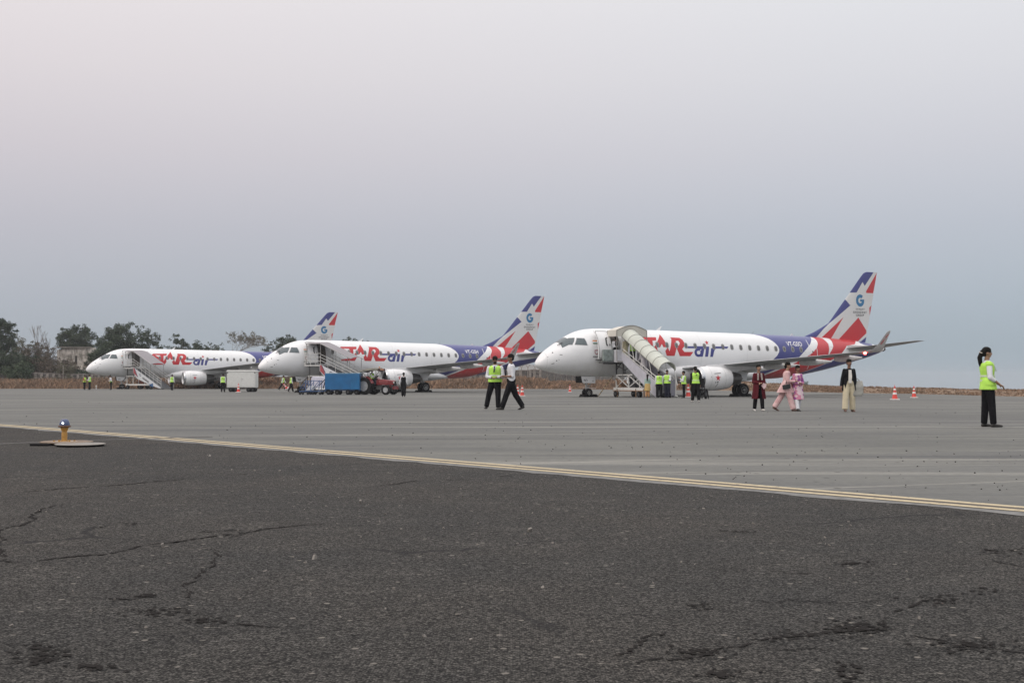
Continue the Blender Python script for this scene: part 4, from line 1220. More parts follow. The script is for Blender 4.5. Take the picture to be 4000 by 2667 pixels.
    # ---- shoes
    for (hip, kn, an, b), side in zip(jl, (-1, 1)):
        fd = Vector((side * .12, math.cos(R(b * .6)), math.sin(R(b * .9)) if b < -8 else 0)).normalized()
        S = Blob(); c = an - Vector((0, 0, .020 * H))
        S.cap(c - fd * .018 * H, c + fd * .045 * H - Vector((0, 0, .002)), .024 * H, .021 * H)
        S.cap(c + fd * .045 * H - Vector((0, 0, .002)), c + fd * .098 * H - Vector((0, 0, .006 * H)), .021 * H, .015 * H)
        if shoes is not SAND: S.cap(c, an + Vector((0, 0, .005 * H)), .024 * H, .026 * H)
        S.build('shoe', shoes, root, .011 if detail else .018, 2)
    root['_T'] = 0
    del root['_T']
    if extra: extra(root, T_, ja, jl, hc, H, fwd)
    return root

HANG = ((.14, .0, -1), (.04, .18, -1))
HANGB = ((.16, -.15, -1), (.04, .12, -1))
CLASP = ((.22, .05, -1), (-.75, .70, -.12))
FWD = ((.10, .15, -1), (-.15, 1, -.05))

def face(u_dir):         # world yaw so that +Y of the figure points along (x, y)
    return math.atan2(-u_dir[0], u_dir[1])
RIGHT, LEFT, CAMERA, AWAY = face((1, 0)), face((-1, 0)), face((0, -1)), face((0, 1))

# --- 1: woman in hi-vis vest at the right edge
person('woman in long hi-vis vest with black ponytail standing alone at the far right', ground_at(3858, 1667), face((1, -.06)), 1.60,
       legs=((-3, 0, 5), (5, 2, 5)), arms=(((.15, .05, -1), (-.10, .85, -.42)), ((.32, -.05, -1), (-.12, .78, -.55))), head=(0, 4),
       top=('shirt', WHT, 'rolled'), vest='long', hair='pony', skin=SKIN2, female=True, vox=.01, wide=1.12, lean=-3)

def give_lanyard(root, T_, ja, jl, hc, H, fwd):
    MB().bar(T_(.26, .06, -.02), T_(.10, .10, .01), .012).box(T_(.09, .10, .01), (.07, .01, .09)).build('lanyard', NAVY, root)
# --- 2, 3: two men walking
person('bearded man in open hi-vis vest and dark tie, hands clasped, walking beside a pilot', ground_at(1934, 1599), face((-.15, -1)), 1.83,
       legs=((6, 2, 2), (4, 2, 15)), arms=(CLASP, CLASP), head=(10, 2), top=('shirt', WHT, 'long'), wide=1.1, vest='open', beard=True, glasses=True, tie='short', vox=.01)
def pilot_bits(root, T_, ja, jl, hc, H, fwd):
    for s_ in (-1, 1):
        MB().box(T_(.286, 0, s_ * .075), (.055 * H, .035 * H, .012 * H)).build('epaulette', NAVY, root)
person('pilot in short-sleeved white shirt with epaulettes and black trousers, walking left with a tie', ground_at(1997, 1600), face((-1, -.10)), 1.95,
       legs=((22, 3, 2), (-20, 12, 2)), arms=(((.10, -.10, -1), (-.30, .95, -.05)), ((.12, -.20, -1), (-.25, .98, .02))), head=(8, 2), top=('shirt', WHT, 'short'), wide=1.12, tie=True, extra=pilot_bits)

# --- 4..7: women walking
MAR = cloth('maroon cloth', (.085, .014, .020)); CRM = cloth('cream cloth', (.56, .50, .36), .1); PNK = cloth('pink cloth', (.60, .34, .35), .08)
FLO = None
def mat_floral(name, a, b_, c_):
    m, nt, bb = new_mat(name); N, L = nt.nodes, nt.links
    P = N.new('ShaderNodeTexCoord').outputs['Object']
    v = N.new('ShaderNodeTexVoronoi'); v.inputs['Scale'].default_value = 11; L.new(P, v.inputs['Vector'])
    s = N.new('ShaderNodeSeparateColor'); L.new(v.outputs['Color'], s.inputs[0])
    c = mix_col(N, L, maprange(N, L, s.outputs[0], .45, .5, 0, 1), a, b_)
    c = mix_col(N, L, maprange(N, L, s.outputs[1], .72, .76, 0, 1), c, c_)
    L.new(c, bb.inputs['Base Color']); bb.inputs['Roughness'].default_value = .9
    return m
FLO = mat_floral('floral pink cloth', (.55, .22, .32), (.66, .52, .56), (.30, .08, .28))
PPNT = mat_floral('pale pink print', (.62, .40, .40), (.66, .46, .45), (.55, .34, .34))
def maroon_bits(root, T_, ja, jl, hc, H, fwd):
    Blob().cap(T_(.25, -.01, -.05), T_(.02, .0, -.125), .014 * H, .012 * H).cap(T_(.02, .0, -.125), T_(-.03, .03, -.12), .012*H, .012*H).build('bag_strap', M('grey strap', (.22, .20, .19), .8), root, .012, 1)
    Blob().ell(T_(-.0, -.02, -.135), (.035 * H, .055 * H, .075 * H)).build('shoulder_bag', M('grey-brown bag', (.20, .17, .16), .8, var=.2), root, .014, 2)
    MB().prism([T_(.03, .10, -.13), T_(.055, .11, -.07), T_(-.0, .12, -.015), T_(-.075, .12, -.07), T_(-.03, .11, -.12)], fwd * .03 * H).build('pouch', M('pale pink pouch', (.62, .45, .46), .7), root)
    for x in (-.035, .035):
        MB().prism([T_(.27, .055, x - .022), T_(.27, .055, x + .016), T_(.12, .088, x * 1.3 + .014), T_(.12, .088, x * 1.3 - .016)], fwd * .012 * H).build('scarf', M('grey scarf', (.30, .27, .25), .9, var=.25, scale=20), root)
person('woman in long open maroon coat with crossed arms and a pale pink pouch', ground_at(2963, 1604), face((.12, -1)), 1.52,
       legs=((10, 2, 1), (-8, 6, 2)), arms=(CLASP, CLASP), head=(-6, -6), top=('blouse', MAR, 'long'), coat=(MAR, .26, 22, .045),
       hair='tied', skin=SKIN2, female=True, shoes=WSHOE, bottom=('trousers', BLK), extra=maroon_bits)
def pink_bits(root, T_, ja, jl, hc, H, fwd):
    Blob().cap(T_(.27, .02, -.05), T_(.02, -.01, .13), .010 * H, .010 * H).build('bag_strap', m_black, root, .012, 1)
    MB().box(T_(-.045, .0, .155), (.028 * H, .155 * H, .085 * H), Matrix.Rotation(R(10), 3, 'X')).box(T_(-.02, .0, .156), (.034 * H, .150 * H, .05 * H), Matrix.Rotation(R(10), 3, 'X')).build('handbag', M('black handbag', (.02, .02, .022), .45), root)
    MB().box(hc + Vector((0, -.085 * H, .03 * H)), (.03 * H, .03 * H, .05 * H)).build('hair_clip', M('pale clip', (.55, .55, .5), .4), root)
    sh, el, wr, df, side = ja[1]
person('woman in pale pink tunic and wide trousers with black handbag, walking right', ground_at(3069, 1605), face((1, -.12)), 1.62,
       legs=((-24, 8, 1), (18, 2, 1)), arms=(((.1, .25, -1), (-.1, 1, .02)), ((.12, .10, -1), (-.18, 1, -.02))), lean=5, head=(-10, 0), top=('tunic', PPNT, 'long'), skirt=[('tunic_skirt', PPNT, .37, .012, .035, False, .06)],
       hair='bun', skin=SKIN2, female=True, shoes=SAND, bottom=('loose', PPNT), extra=pink_bits)
def floral_bits(root, T_, ja, jl, hc, H, fwd):
    Blob().cap(T_(.25, -.02, .06), T_(.08, -.05, .12), .03 * H, .045 * H).cap(T_(.08, -.05, .12), T_(-.05, -.05, .11), .045 * H, .035 * H).build('shawl', cloth('dusty rose cloth', (.28, .10, .10)), root, .014, 2)
person('woman in pink floral tunic with white trousers, walking between the pink and black-jacketed women', ground_at(3115, 1605), face((.35, -1)), 1.49,
       legs=((-5, 10, 1), (14, 3, 2)), arms=(CLASP, ((.2, .1, -1), (-.6, .8, .0))), head=(4, 0), top=('tunic', FLO, 'long'), skirt=[('tunic_skirt', FLO, .25, .014, .02, False, .04)],
       hair='tied', skin=SKIN, female=True, shoes=SHOE, bottom=('trousers', WHT), extra=floral_bits)
def black_bits(root, T_, ja, jl, hc, H, fwd):
    MB().prism([T_(.25, .066, -.018), T_(.25, .066, .030), T_(.10, .088, .040), T_(.0, .092, .045), T_(.0, .092, -.010), T_(.12, .092, -.020)], fwd * .02 * H).build('top', cloth('white top cloth', (.64, .62, .58), .06), root)
person('woman in black jacket, white top and cream trousers holding a big pale bag', ground_at(3316, 1608), face((.06, -1)), 1.66,
       legs=((-4, 2, 3), (9, 3, 7)), arms=(((.16, .02, -1), (.02, .10, -1)), ((.30, .05, -1), (.25, .2, -1))), head=(3, -2), top=('jacket', BLK, 'long'), coat=(BLK, .40, 55, .03),
       hair='tied', skin=SKIN, female=True, shoes=SAND, bottom=('loose', CRM), extra=black_bits)
def soft_bag(loc, rz, sz, mat, label):
    t = empty('bag', loc, rz, label, 'bag')
    B = Blob()
    x, y, z = sz
    B.m.loft([[Vector((xx * x * k, yy * y * k2, zz * z)) for xx, yy in ((-.5, -.5), (.5, -.5), (.5, .5), (-.5, .5))] for zz, k, k2 in ((0, .8, .9), (.15, 1, 1), (.6, 1.05, .9), (.9, .95, .45), (1, .9, .2))])
    B.build('bag_body', mat, t, .02, 3)
    for s_ in (-1, 1):
        h = MB()
        for i in range(6):
            a0, a1 = math.pi * i / 6, math.pi * (i + 1) / 6
            h.tube((x * .22 * math.cos(a0), s_ * .03, z * .95 + .09 * math.sin(a0)), (x * .22 * math.cos(a1), s_ * .03, z * .95 + .09 * math.sin(a1)), .012, n=6)
        h.build('bag_handle', mat, t)
    return t
p = ground_at(3316, 1608)
soft_bag((p.x + .24, p.y + .02, p.z + .50), R(-12), (.40, .24, .48), M('pale grey sacking', (.30, .30, .275), .8, var=.18, bump=.6, bscale=12), 'big pale grey bag carried by the woman in the black jacket')

# --- people near the foot of stairs A and by the engine
far = dict(detail=False)
G2 = 'ground staff in hi-vis vests'
person('man in hi-vis vest seen from behind at the foot of the tunnel-roofed stairs', ground_at(2574, 1553.5), face((-.1, 1)), 1.72, arms=(HANG, HANG), legs=((1, 0, 3), (-2, 0, 3)), vest='back', group=G2, **far)
person('worker in hi-vis vest facing left with one hand on the stair post', ground_at(2606, 1553.5), face((-.45, -1)), 1.78, arms=(((.1, .3, -1), (-.1, 1, .1)), ((.45, .1, -1), (.5, .2, -.7))), vest='open', bottom=('trousers', NAVY), hair='tied', group=G2, **far)
person('woman in teal blouse and yellow tunic skirt standing at the stair foot, back turned', ground_at(2529, 1553), face((.3, 1)), 1.52, top=('tunic', cloth('pale teal cloth', (.30, .42, .38)), 'long'), skirt=[('tunic_skirt', cloth('mustard cloth', (.50, .36, .15)), .30, .03, .03, False, .06)],
       bottom=('trousers', cloth('orange cloth', (.48, .26, .12))), hair='long', female=True, shoes=SAND, arms=(HANG, CLASP), **far)
person('woman in magenta clothes half hidden behind the vested man at the stair foot', ground_at(2592, 1552.2), face((-.2, 1)), 1.60, top=('tunic', cloth('magenta cloth', (.32, .06, .09)), 'long'), skirt=[('tunic_skirt', MATS['magenta cloth'], .22, .02, .02, False, .04)], bottom=('trousers', BLK), hair='long', female=True, **far)
person('man in hi-vis vest facing left with a phone raised, beside the cone', ground_at(2671, 1554), face((-1, .15)), 1.72, arms=(((.15, .25, -.9), (-.1, .75, .75)), ((.1, .1, -1), (-.2, 1, -.1))), vest='back', group=G2, **far)
person('man in hi-vis vest and white shoes walking away in front of the near engine', ground_at(2716, 1569), face((-.15, 1)), 1.74, top=('shirt', BLK, 'long'), legs=((6, 2, 3), (-8, 4, 3)), arms=(HANGB, HANGB), vest='back', shoes=WSHOE, group=G2, **far)
person('man in black waistcoat over white sleeves walking away beside the red tractor', ground_at(1577, 1549), face((.1, 1)), 1.72, legs=((8, 3, 1), (-9, 5, 1)), arms=(((.28, .0, -1), (.25, .1, -1)), HANG), vest='back', vmat=BLK, **far)
person('man in white and hi-vis standing away from camera at the left of the box trailer', ground_at(872, 1531), face((.1, 1)), 1.74, legs=((1, 0, 4), (-1, 0, 4)), vest='back', group=G2, **far)
person('man in hi-vis vest at the foot of the farthest stairs', ground_at(673, 1524), face((.3, 1)), 1.72, legs=((6, 2, 3), (-9, 5, 3)), vest='back', group=G2, **far)
person('leftmost worker, in red and hi-vis, under the farthest airliner nose', ground_at(331, 1522), face((1, -.2)), 1.66, top=('shirt', cloth('red cloth', (.36, .05, .05)), 'long'), legs=((-4, 4, 4), (6, 2, 4)), arms=(FWD, FWD), vest='open', group=G2, **far)
person('second worker from the left, in pale hi-vis, facing the one in red', ground_at(351, 1522), face((-1, 0)), 1.72, arms=(FWD, CLASP), vest='open', group=G2, **far)
person('worker in white shirt with hi-vis hem bending over by the farthest nose wheel', ground_at(435, 1522), face((-1, -.3)), 1.66, lean=10, arms=(CLASP, CLASP), vest=None, skirt=[('vest_hem', HIVIS, .48, .01, .01, False, .04)], group=G2, **far)
person('worker in hi-vis vest striding right, under the middle airliner nose', ground_at(1105, 1524), face((1, -.2)), 1.66, lean=8, legs=((22, 6, 2), (-24, 14, 2)), arms=(((.1, .3, -1), (0, .6, -.8)), HANGB), vest='open', group=G2, **far)
person('worker in hi-vis vest walking just left of the middle airliner nose wheel', ground_at(1138, 1530), face((1, .5)), 1.68, lean=4, legs=((18, 4, 3), (-18, 12, 3)), arms=(HANGB, HANG), vest='back', group=G2, **far)

# ================================================================== TRAFFIC CONES
m_cone = M('cone red', (.62, .055, .04), .55, var=.12, scale=12)
m_band = M('cone white band', (.72, .68, .66), .5, var=.1)
cone0 = None
def cone(u, v, h, label):
    global cone0
    p = ground_at(u, v)
    if cone0 is None:
        r = empty('traffic_cone', p, 0, label, 'cone', 'red and white traffic cones')
        b = MB().box((0, 0, .03), (.42, .42, .06)).build('base', m_band, r)
        MB().lathe([(.06, .155), (.10, .145), (.75, .035), (.76, .02)], n=20).build('cone_body', m_cone, r, True, 30)
        for a, c in ((.30, .42), (.54, .64)):
            MB().lathe([(a, .155 - (a - .06) * .167 + .004), (c, .155 - (c - .06) * .167 + .004)], n=20, closed=False).build('band', m_band, r, True)
        MB().tube((0, 0, .76), (0, 0, .84), .018, .014).build('tip', m_cone, r)
        cone0 = r
    else:
        r = copy_tree(cone0); r.location = p; r['label'] = label
    r.scale = (h / .84,) * 3
    return r
cone(3494, 1561, .84, 'left one of the two cones standing alone on the right of the apron')
cone(3569, 1553, .80, 'right one of the two cones standing alone on the right of the apron')
cone(2040, 1547, .86, 'cone just right of the walking pilot')
cone(2022, 1543, .84, 'cone half hidden behind the walking pilot legs')
cone(2226, 1531, .72, 'cone ahead of the nearest airliner nose wheel')
cone(2688, 1551, .95, 'cone between two vested men near the engine')
cone(932, 1532, .86, 'cone in front of the white box trailer')
c_ = cone(1122, 1527, .74, 'cone carried between two workers under the middle airliner nose'); c_.location.z += .25; c_.rotation_euler = (R(20), R(-35), 0)

# ================================================================== TAXIWAY EDGE LIGHT
p = ground_at(255, 1736)
L0 = empty('taxiway_light', p + Vector((0, 0, .045)), 0, 'yellow stemmed edge light with blue glass dome and lit lamp', 'light')
m_yp = M('ochre paint', (.42, .23, .055), .55, var=.22, scale=18)
m_rust = M('dark rust', (.10, .045, .025), .7, var=.3)
MB().lathe([(0, .052), (.02, .052), (.02, .040), (.075, .040), (.078, .043), (.084, .043), (.087, .040), (.13, .040), (.15, .036), (.165, .044), (.185, .052), (.21, .058)], n=24).build('stem', m_yp, L0, True, 30)
MB().lathe([(.21, .058), (.214, .088), (.226, .092), (.240, .076)], n=24).build('collar', m_rust, L0, True, 30)
MB().lathe([(.240, .074), (.262, .073), (.295, .064), (.322, .050), (.330, .036), (.332, .001)], n=24).build('blue_dome', M('blue glass', (.018, .045, .14), .10, var=.05, spec=.9), L0, True, 40)
MB().lathe([(-.006, .002), (0, .016), (.006, .002)], (0, -.0685, .268), (0, -1, 0), 14).build('lamp', M('lamp glow', (1, 1, 1), .3, emit=(.85, .93, 1), estr=5), L0, True)
MB().lathe([(-.02, .17), (0, .19), (.006, .18), (.008, .0)], n=28).build('base_disc', M('sandy metal', (.34, .27, .20), .75, var=.25, scale=14), L0, True, 30)
for i in range(6):
    a = R(20 + 60 * i)
    MB().tube((.14 * math.cos(a), .14 * math.sin(a), .006), (.14 * math.cos(a), .14 * math.sin(a), .022), .014, n=6).build('bolt', m_yp, L0)
m_conc = M('pale concrete', (.38, .35, .31), .85, var=.25, scale=10, bump=.4)
# tilted concrete slab rim behind, round cover in front
def slab(name, label, x, y, r, zc, th, tilt, mat, segs=26, seed=1):
    rnd = random.Random(seed)
    t = empty(name, (p.x + x, p.y + y, p.z + zc), 0, label, 'cover')
    t.rotation_euler = tilt
    mb = MB(); ring0 = [r * (1 + rnd.uniform(-.03, .03)) for _ in range(segs)]
    rings = [[Vector((q * k * math.cos(2*math.pi*i/segs), q * k * math.sin(2*math.pi*i/segs), z)) for i, q in enumerate(ring0)] for z, k in ((-th, .97), (-.005, 1.0), (0, .985))]
    mb.loft(rings).build('cover_plate', mat, t, True, 30)
    MB().lathe([(-zc - .004, r * .90), (-th - .001, r * .93)], n=24).build('cover_gap_shade', m_black, t)  # black support drawn as the shadow in the gap below the plate
    return t
slab('concrete_cover', 'sandy round pad under the blue-domed edge light', .03, .0, .37, .050, .02, (R(.3), R(.5), 0), M('sandy concrete', (.20, .150, .110), .85, var=.35, scale=10, bump=.4))
sl2 = slab('round_cover', 'pale round cover lying tilted in front of the edge light', .40, -.47, .35, .042, .012, (R(.35), R(.2), 0), M('pale metal cover', (.215, .20, .18), .7, var=.2, scale=9), seed=3)
bl = MB().prism([(p.x - .34, p.y - .42, p.z - .01), (p.x - .05, p.y - .47, p.z - .01), (p.x - .05, p.y - .36, p.z - .01), (p.x - .33, p.y - .30, p.z - .01)], (0, 0, .045)).build('rubber_block', m_black)
tag(bl, 'black rubber block under the edge of the pale concrete pad', 'block')
tag(MB().bar((p.x - 1.4, p.y - .5, .012), (p.x - .2, p.y + .9, .012), .035, .012).bar((p.x - .2, p.y + .9, .012), (p.x + 1.6, p.y + 2.3, .012), .03, .012).build('cable', M('pale cable', (.22, .21, .20), .8)), 'thin pale cable lying on the asphalt behind the edge light', 'cable')

# ================================================================== VEHICLES
def local_empty(name, k, s, t, label, cat, phi=0.0, group=None):
    """an Empty standing at (s aft, t to port) of airliner k; its +X runs outwards from the hull, turned phi degrees"""
    m = plane_matrix(k)
    loc = m @ Vector((s, -t, 0))
    return empty(name, loc, R(PLACE[k][2] - 90 + phi), label, cat, group)

m_bluecart = M('blue sheet metal', (.008, .115, .29), .42, var=.16, scale=1.6, bump=.15, bscale=3)
m_bluetop = M('pale blue rim', (.22, .42, .58), .5, var=.1)
m_bframe = M('blue frame paint', (.06, .12, .26), .55, var=.25)
def small_wheel(name, par, c, r, w):
    o = MB().lathe([(-w/2, r*.45), (-w/2, r*.85), (-w*.3, r), (w*.3, r), (w/2, r*.85), (w/2, r*.45)], c, (0, 1, 0), 18).build(name, m_tyre, par, True, 35)
    MB().lathe([(-w/2 - .004, .001), (-w/2 - .004, r*.42), (w/2 + .004, r*.42), (w/2 + .004, .001)], c, (0, 1, 0), 12).build('hub', m_dark, o)
    return o
def frame_u(u0, u1, v, yaw_deg=0):
    a, b = ground_at(u0, v), ground_at(u1, v)
    return a, b, (b - a).length
# blue wagon
a, b, ln = frame_u(1276, 1412, 1541)
c = (a + b) / 2; ln = ln * 1.0
bw = empty('baggage_wagon', c, R(-3), 'bright blue closed baggage wagon hitched behind the red tractor', 'wagon')
bd = MB(); hh0, hh1 = .42, 1.70; wd = .72
bd.loft([[Vector((-ln/2, -wd, hh0)), Vector((ln/2, -wd, hh0)), Vector((ln/2, wd, hh0)), Vector((-ln/2, wd, hh0))], [Vector((-ln/2, -wd, hh1)), Vector((ln/2, -wd, hh1)), Vector((ln/2, wd, hh1)), Vector((-ln/2, wd, hh1))]])
bd.build('wagon_box', m_bluecart, bw)
MB().box((0, 0, hh1 + .025), (ln + .08, wd * 2 + .08, .05)).build('roof', m_bluetop, bw)
for i, (x0, x1) in enumerate(((-ln/2 + .02, ln/2 - .72), (ln/2 - .70, ln/2 - .02))):
    MB().prism([(x0, -wd - .012, hh0 + .03), (x1, -wd - .012, hh0 + .03), (x1, -wd - .03 * (i + 1), hh1 - .02), (x0, -wd - .02, hh1 - .02)], (0, -.008, 0)).build('side_curtain', M('blue curtain light', (.012, .13, .31), .35, var=.2, scale=1.2, bump=.25, bscale=4) if i else m_bluecart, bw)
MB().box((0, 0, .36), (ln, 1.1, .09)).box((-ln/2, 0, .36), (.1, 1.3, .12)).bar((ln/2, 0, .36), (ln/2 + .7, 0, .38), .07).build('chassis', m_bframe, bw)
for x in (-ln/2 + .28, -ln/2 + .98, ln/2 - .98, ln/2 - .28):
    for y in (-.58, .58): small_wheel('wheel', bw, (x, y, .20), .20, .12)
# blue framed trolley with white loads
a, b, ln2 = frame_u(1174, 1268, 1541)
c = (a + b) / 2
tr = empty('luggage_trolley', c, R(-3), 'open blue tube-framed luggage trolley left of the blue wagon', 'trolley')
mb = MB()
L2 = ln2
for y in (-.5, .5):
    mb.bar((-L2/2, y, .28), (L2/2, y, .28), .06); 
    for x0, x1 in ((-L2/2 + .5, -L2/2 + .55), (-.05, 0.0), (L2/2 - .35, L2/2 - .3)):
        mb.bar((x0, y, .28), (x1, y, 1.18 if x0 > -L2/2 + .6 else 1.05), .05)
    mb.bar((-L2/2 + .5, y, 1.12), (L2/2 - .3, y, 1.12), .05)
    mb.bar((-L2/2 + .05, y, .45), (-L2/2 + .55, y, 1.1), .045)
    mb.bar((-L2/2 + .5, y, .3), (-.05, y, 1.0), .04); mb.bar((-.05, y, .3), (L2/2 - .35, y, 1.1), .04)
for x in (-L2/2 + .1, 0, L2/2 - .1): mb.bar((x, -.5, .28), (x, .5, .28), .05)
mb.build('trolley_frame', m_bframe, tr)
MB().box((0, 0, .33), (L2 * .9, .95, .03)).build('deck', m_dark, tr)
for x in (-L2/2 + .08, -L2/2 + .72, .15, L2/2 - .25):
    for y in (-.5, .5):
        w = small_wheel('wheel', tr, (x, y, .11), .11, .06); 
        MB().bar((x, y, .12), (x, y, .30), .035).build('caster', m_bframe, tr)
MB().bar((L2/2 - .1, 0, .5), (L2/2 + .12, 0, 1.28), .07).bar((L2/2 - .35, -.3, .75), (L2/2 + .12, -.3, 1.25), .06).build('lever_arm', m_black, tr)
sk = tag(MB().prism([(c.x - .55, c.y - .2, c.z + .36), (c.x + .05, c.y - .2, c.z + .36), (c.x + .25, c.y - .2, c.z + .72), (c.x - .2, c.y - .2, c.z + .72)], (0, .5, 0)).build('parcel', m_white), 'white slanted parcel lying on the blue trolley deck', 'parcel')
# white rounded ground power unit behind
q = ground_at(1232, 1537)
gp = empty('power_unit', (q.x, q.y + 3.5, g(q.y + 3.5)), R(-4), 'low white ground power unit with violet-tinted cover behind the blue trolley', 'power unit')
m_gp = M('lilac white', (.55, .54, .62), .5, var=.08)
MB().loft([[Vector((x, y, z)) for x, y in ((-.85, -.5), (.85, -.5), (.85, .5), (-.85, .5))] if z < 1.0 else [Vector((x * k, y * k, z)) for x, y in ((-.85, -.5), (.85, -.5), (.85, .5), (-.85, .5))] for z, k in ((.55, 1), (1.15, 1), (1.38, .95), (1.46, .82))]).build('cover', m_gp, gp, True, 30)
MB().box((0, 0, .42), (1.9, .9, .22)).bar((.95, -.2, .4), (1.5, -.2, .36), .06).build('chassis', m_white, gp)
for x in (-.6, .6):
    for y in (-.45, .45): small_wheel('wheel', gp, (x, y, .22), .22, .14)

# tractor
q = ground_at(1480, 1541)
tc = empty('tractor', q, R(-24), 'red farm tractor with dark canopy and orange beacon', 'tractor')
m_tred = M('tractor red', (.17, .010, .014), .38, var=.14, scale=4, coat=.3)
m_silver = M('silver rim', (.36, .37, .38), .5, .2, var=.25, scale=6)
def tractor_wheel(x, y, r, w):
    t = MB().lathe([(-w/2, r*.60), (-w/2, r*.88), (-w*.42, r*.97), (w*.42, r*.97), (w/2, r*.88), (w/2, r*.60)], (x, y, r), (0, 1, 0), 32, False)
    n = int(r * 34)
    for i in range(n):
        a = 2 * math.pi * i / n
        for s_ in (-1, 1):
            c1 = Vector((x + r*.96*math.cos(a), y + s_*w*.02, r + r*.96*math.sin(a)))
            a2 = a + .16
            c2 = Vector((x + r*.96*math.cos(a2), y + s_*w*.49, r + r*.96*math.sin(a2)))
            t.bar(c1, c2, r*.05, r*.07, up=(math.cos(a), 0, math.sin(a)))
    o = t.build('wheel', m_tyre, tc, True, 30)
    s_ = -1 if y < 0 else 1
    MB().lathe([(w*.34, r*.60), (w*.36, r*.56), (w*.0, r*.50), (-w*.25, r*.44), (-w*.25, r*.30), (w*.20, r*.25), (w*.28, r*.12), (w*.28, .001)], (x, y, r), (0, s_, 0), 26).build('rim', m_silver, o, True, 35)
for y in (-.72, .72): tractor_wheel(-.92, y, .70, .38)
for y in (-.62, .62): tractor_wheel(1.02, y, .40, .22)
MB().loft([[Vector((x, y, z)) for y, z in ((-w, .80), (w, .80), (w, t), (w * .7, t + .06), (-w * .7, t + .06), (-w, t))] for x, w, t in ((-.05, .30, 1.16), (.3, .30, 1.18), (1.0, .28, 1.15), (1.42, .26, 1.10), (1.50, .24, 1.02))]).build('bonnet', m_tred, tc, True, 40)
for y in (-.305, .305):
    MB().box((.60, y, 1.06), (.75, .012, .18)).build('side_badge', M('badge red', (.36, .10, .10), .5), tc)
    MB().box((.60, y * 1.02, 1.06), (.66, .012, .10)).build('side_badge', m_tred, tc)
MB().box((1.52, 0, .92), (.04, .44, .34)).build('grille', m_black, tc)
for y in (-.2, .2):
    MB().lathe([(0, .07), (.04, .06), (.05, .001)], (1.5, y, .98), (1, 0, 0), 14).build('headlight', M('lens', (.7, .7, .66), .2), tc)
MB().box((.35, 0, .62), (1.9, .34, .34)).box((-.8, 0, .68), (.6, .9, .3)).box((1.02, 0, .42), (.14, 1.1, .10)).box((.3, -.36, .55), (.5, .22, .24)).box((1.45, 0, .62), (.16, .7, .26)).build('engine_block', m_dark, tc)
MB().box((1.56, 0, .55), (.10, .80, .22)).box((1.3, 0, .66), (.5, .62, .10)).build('front_bumper', m_tred, tc)
for s_ in (-1, 1):
    f = MB(); pr = []
    for i in range(8):
        a = R(15 + 150 * i / 7)
        pr.append([Vector((-.92 + .78*math.cos(a), s_ * .50, .70 + .78*math.sin(a))), Vector((-.92 + .78*math.cos(a), s_ * .93, .70 + .78*math.sin(a))), Vector((-.92 + .81*math.cos(a), s_ * .93, .70 + .81*math.sin(a))), Vector((-.92 + .81*math.cos(a), s_ * .50, .70 + .81*math.sin(a)))])
    f.loft(pr).build('mudguard', m_tred, tc, True, 40)
MB().box((-.62, 0, 1.05), (.42, .46, .10)).box((-.84, 0, 1.28), (.08, .46, .40)).build('seat', m_black, tc)
MB().tube((-.02, 0, 1.12), (-.22, 0, 1.42), .02).lathe([(0, .19), (.02, .20), (.04, .19), (.02, .17)], (-.22, 0, 1.42), (-.55, 0, .84), 20).build('steering_wheel', m_black, tc)
MB().tube((.75, .16, 1.2), (.75, .16, 1.62), .03).build('exhaust_pipe', m_black, tc)
cp = MB()
for x, y in ((-1.35, -.55), (-1.35, .55), (.02, -.50), (.02, .50)): cp.bar((x, y, 1.05 if x > -1 else .9), (x, y, 1.98), .045)
for y in (-.55, .55): cp.bar((-1.30, y, 1.90), (-.75, y, 1.30), .03).bar((-.3, y, 1.90), (-.78, y, 1.28), .03)
cp.build('canopy_frame', m_dark, tc)
m_can = M('grey canvas', (.16, .155, .13), .85, var=.3, scale=4)
MB().loft([[Vector((x, y, z + zo)) for y, z in ((-.66, 1.93), (-.6, 2.08), (0, 2.16), (.6, 2.08), (.66, 1.93), (0, 1.99))] for x, zo in ((-1.50, -.14), (-1.1, -.02), (-.4, .03), (.16, .03), (.24, -.02))]).build('canopy', m_can, tc, True, 40)
MB().box((.26, 0, 2.02), (.03, 1.05, .20)).build('canopy_front', M('dark maroon', (.06, .015, .015), .6), tc)
MB().box((.285, 0, 2.05), (.02, .5, .10)).build('canopy_sign', M('orange plate', (.60, .30, .16), .5), tc)
MB().lathe([(0, .06), (.02, .06), (.10, .045), (.12, .01)], (.05, 0, 2.17), (0, 0, 1), 14).build('beacon', M('orange beacon', (.65, .22, .04), .3), tc)
tm = tc.matrix_basis
drv = person('tractor driver in hi-vis vest seated at the wheel of the red tractor', tc.location + Vector((0, 0, 0)), 0, 1.70, legs=((78, 70, 8), (78, 70, 8)), arms=(((.15, .6, -.8), (-.15, 1, .1)), ((.15, .6, -.8), (-.15, 1, .1))), seat=1.17, vest='open', bottom=('trousers', NAVY), detail=False, lean=-4)
m_ = Matrix.Translation(q) @ Matrix.Rotation(R(-24), 4, 'Z')
drv.location = m_ @ Vector((-.62, 0, 0)); drv.rotation_euler = (0, 0, R(-24 - 90))

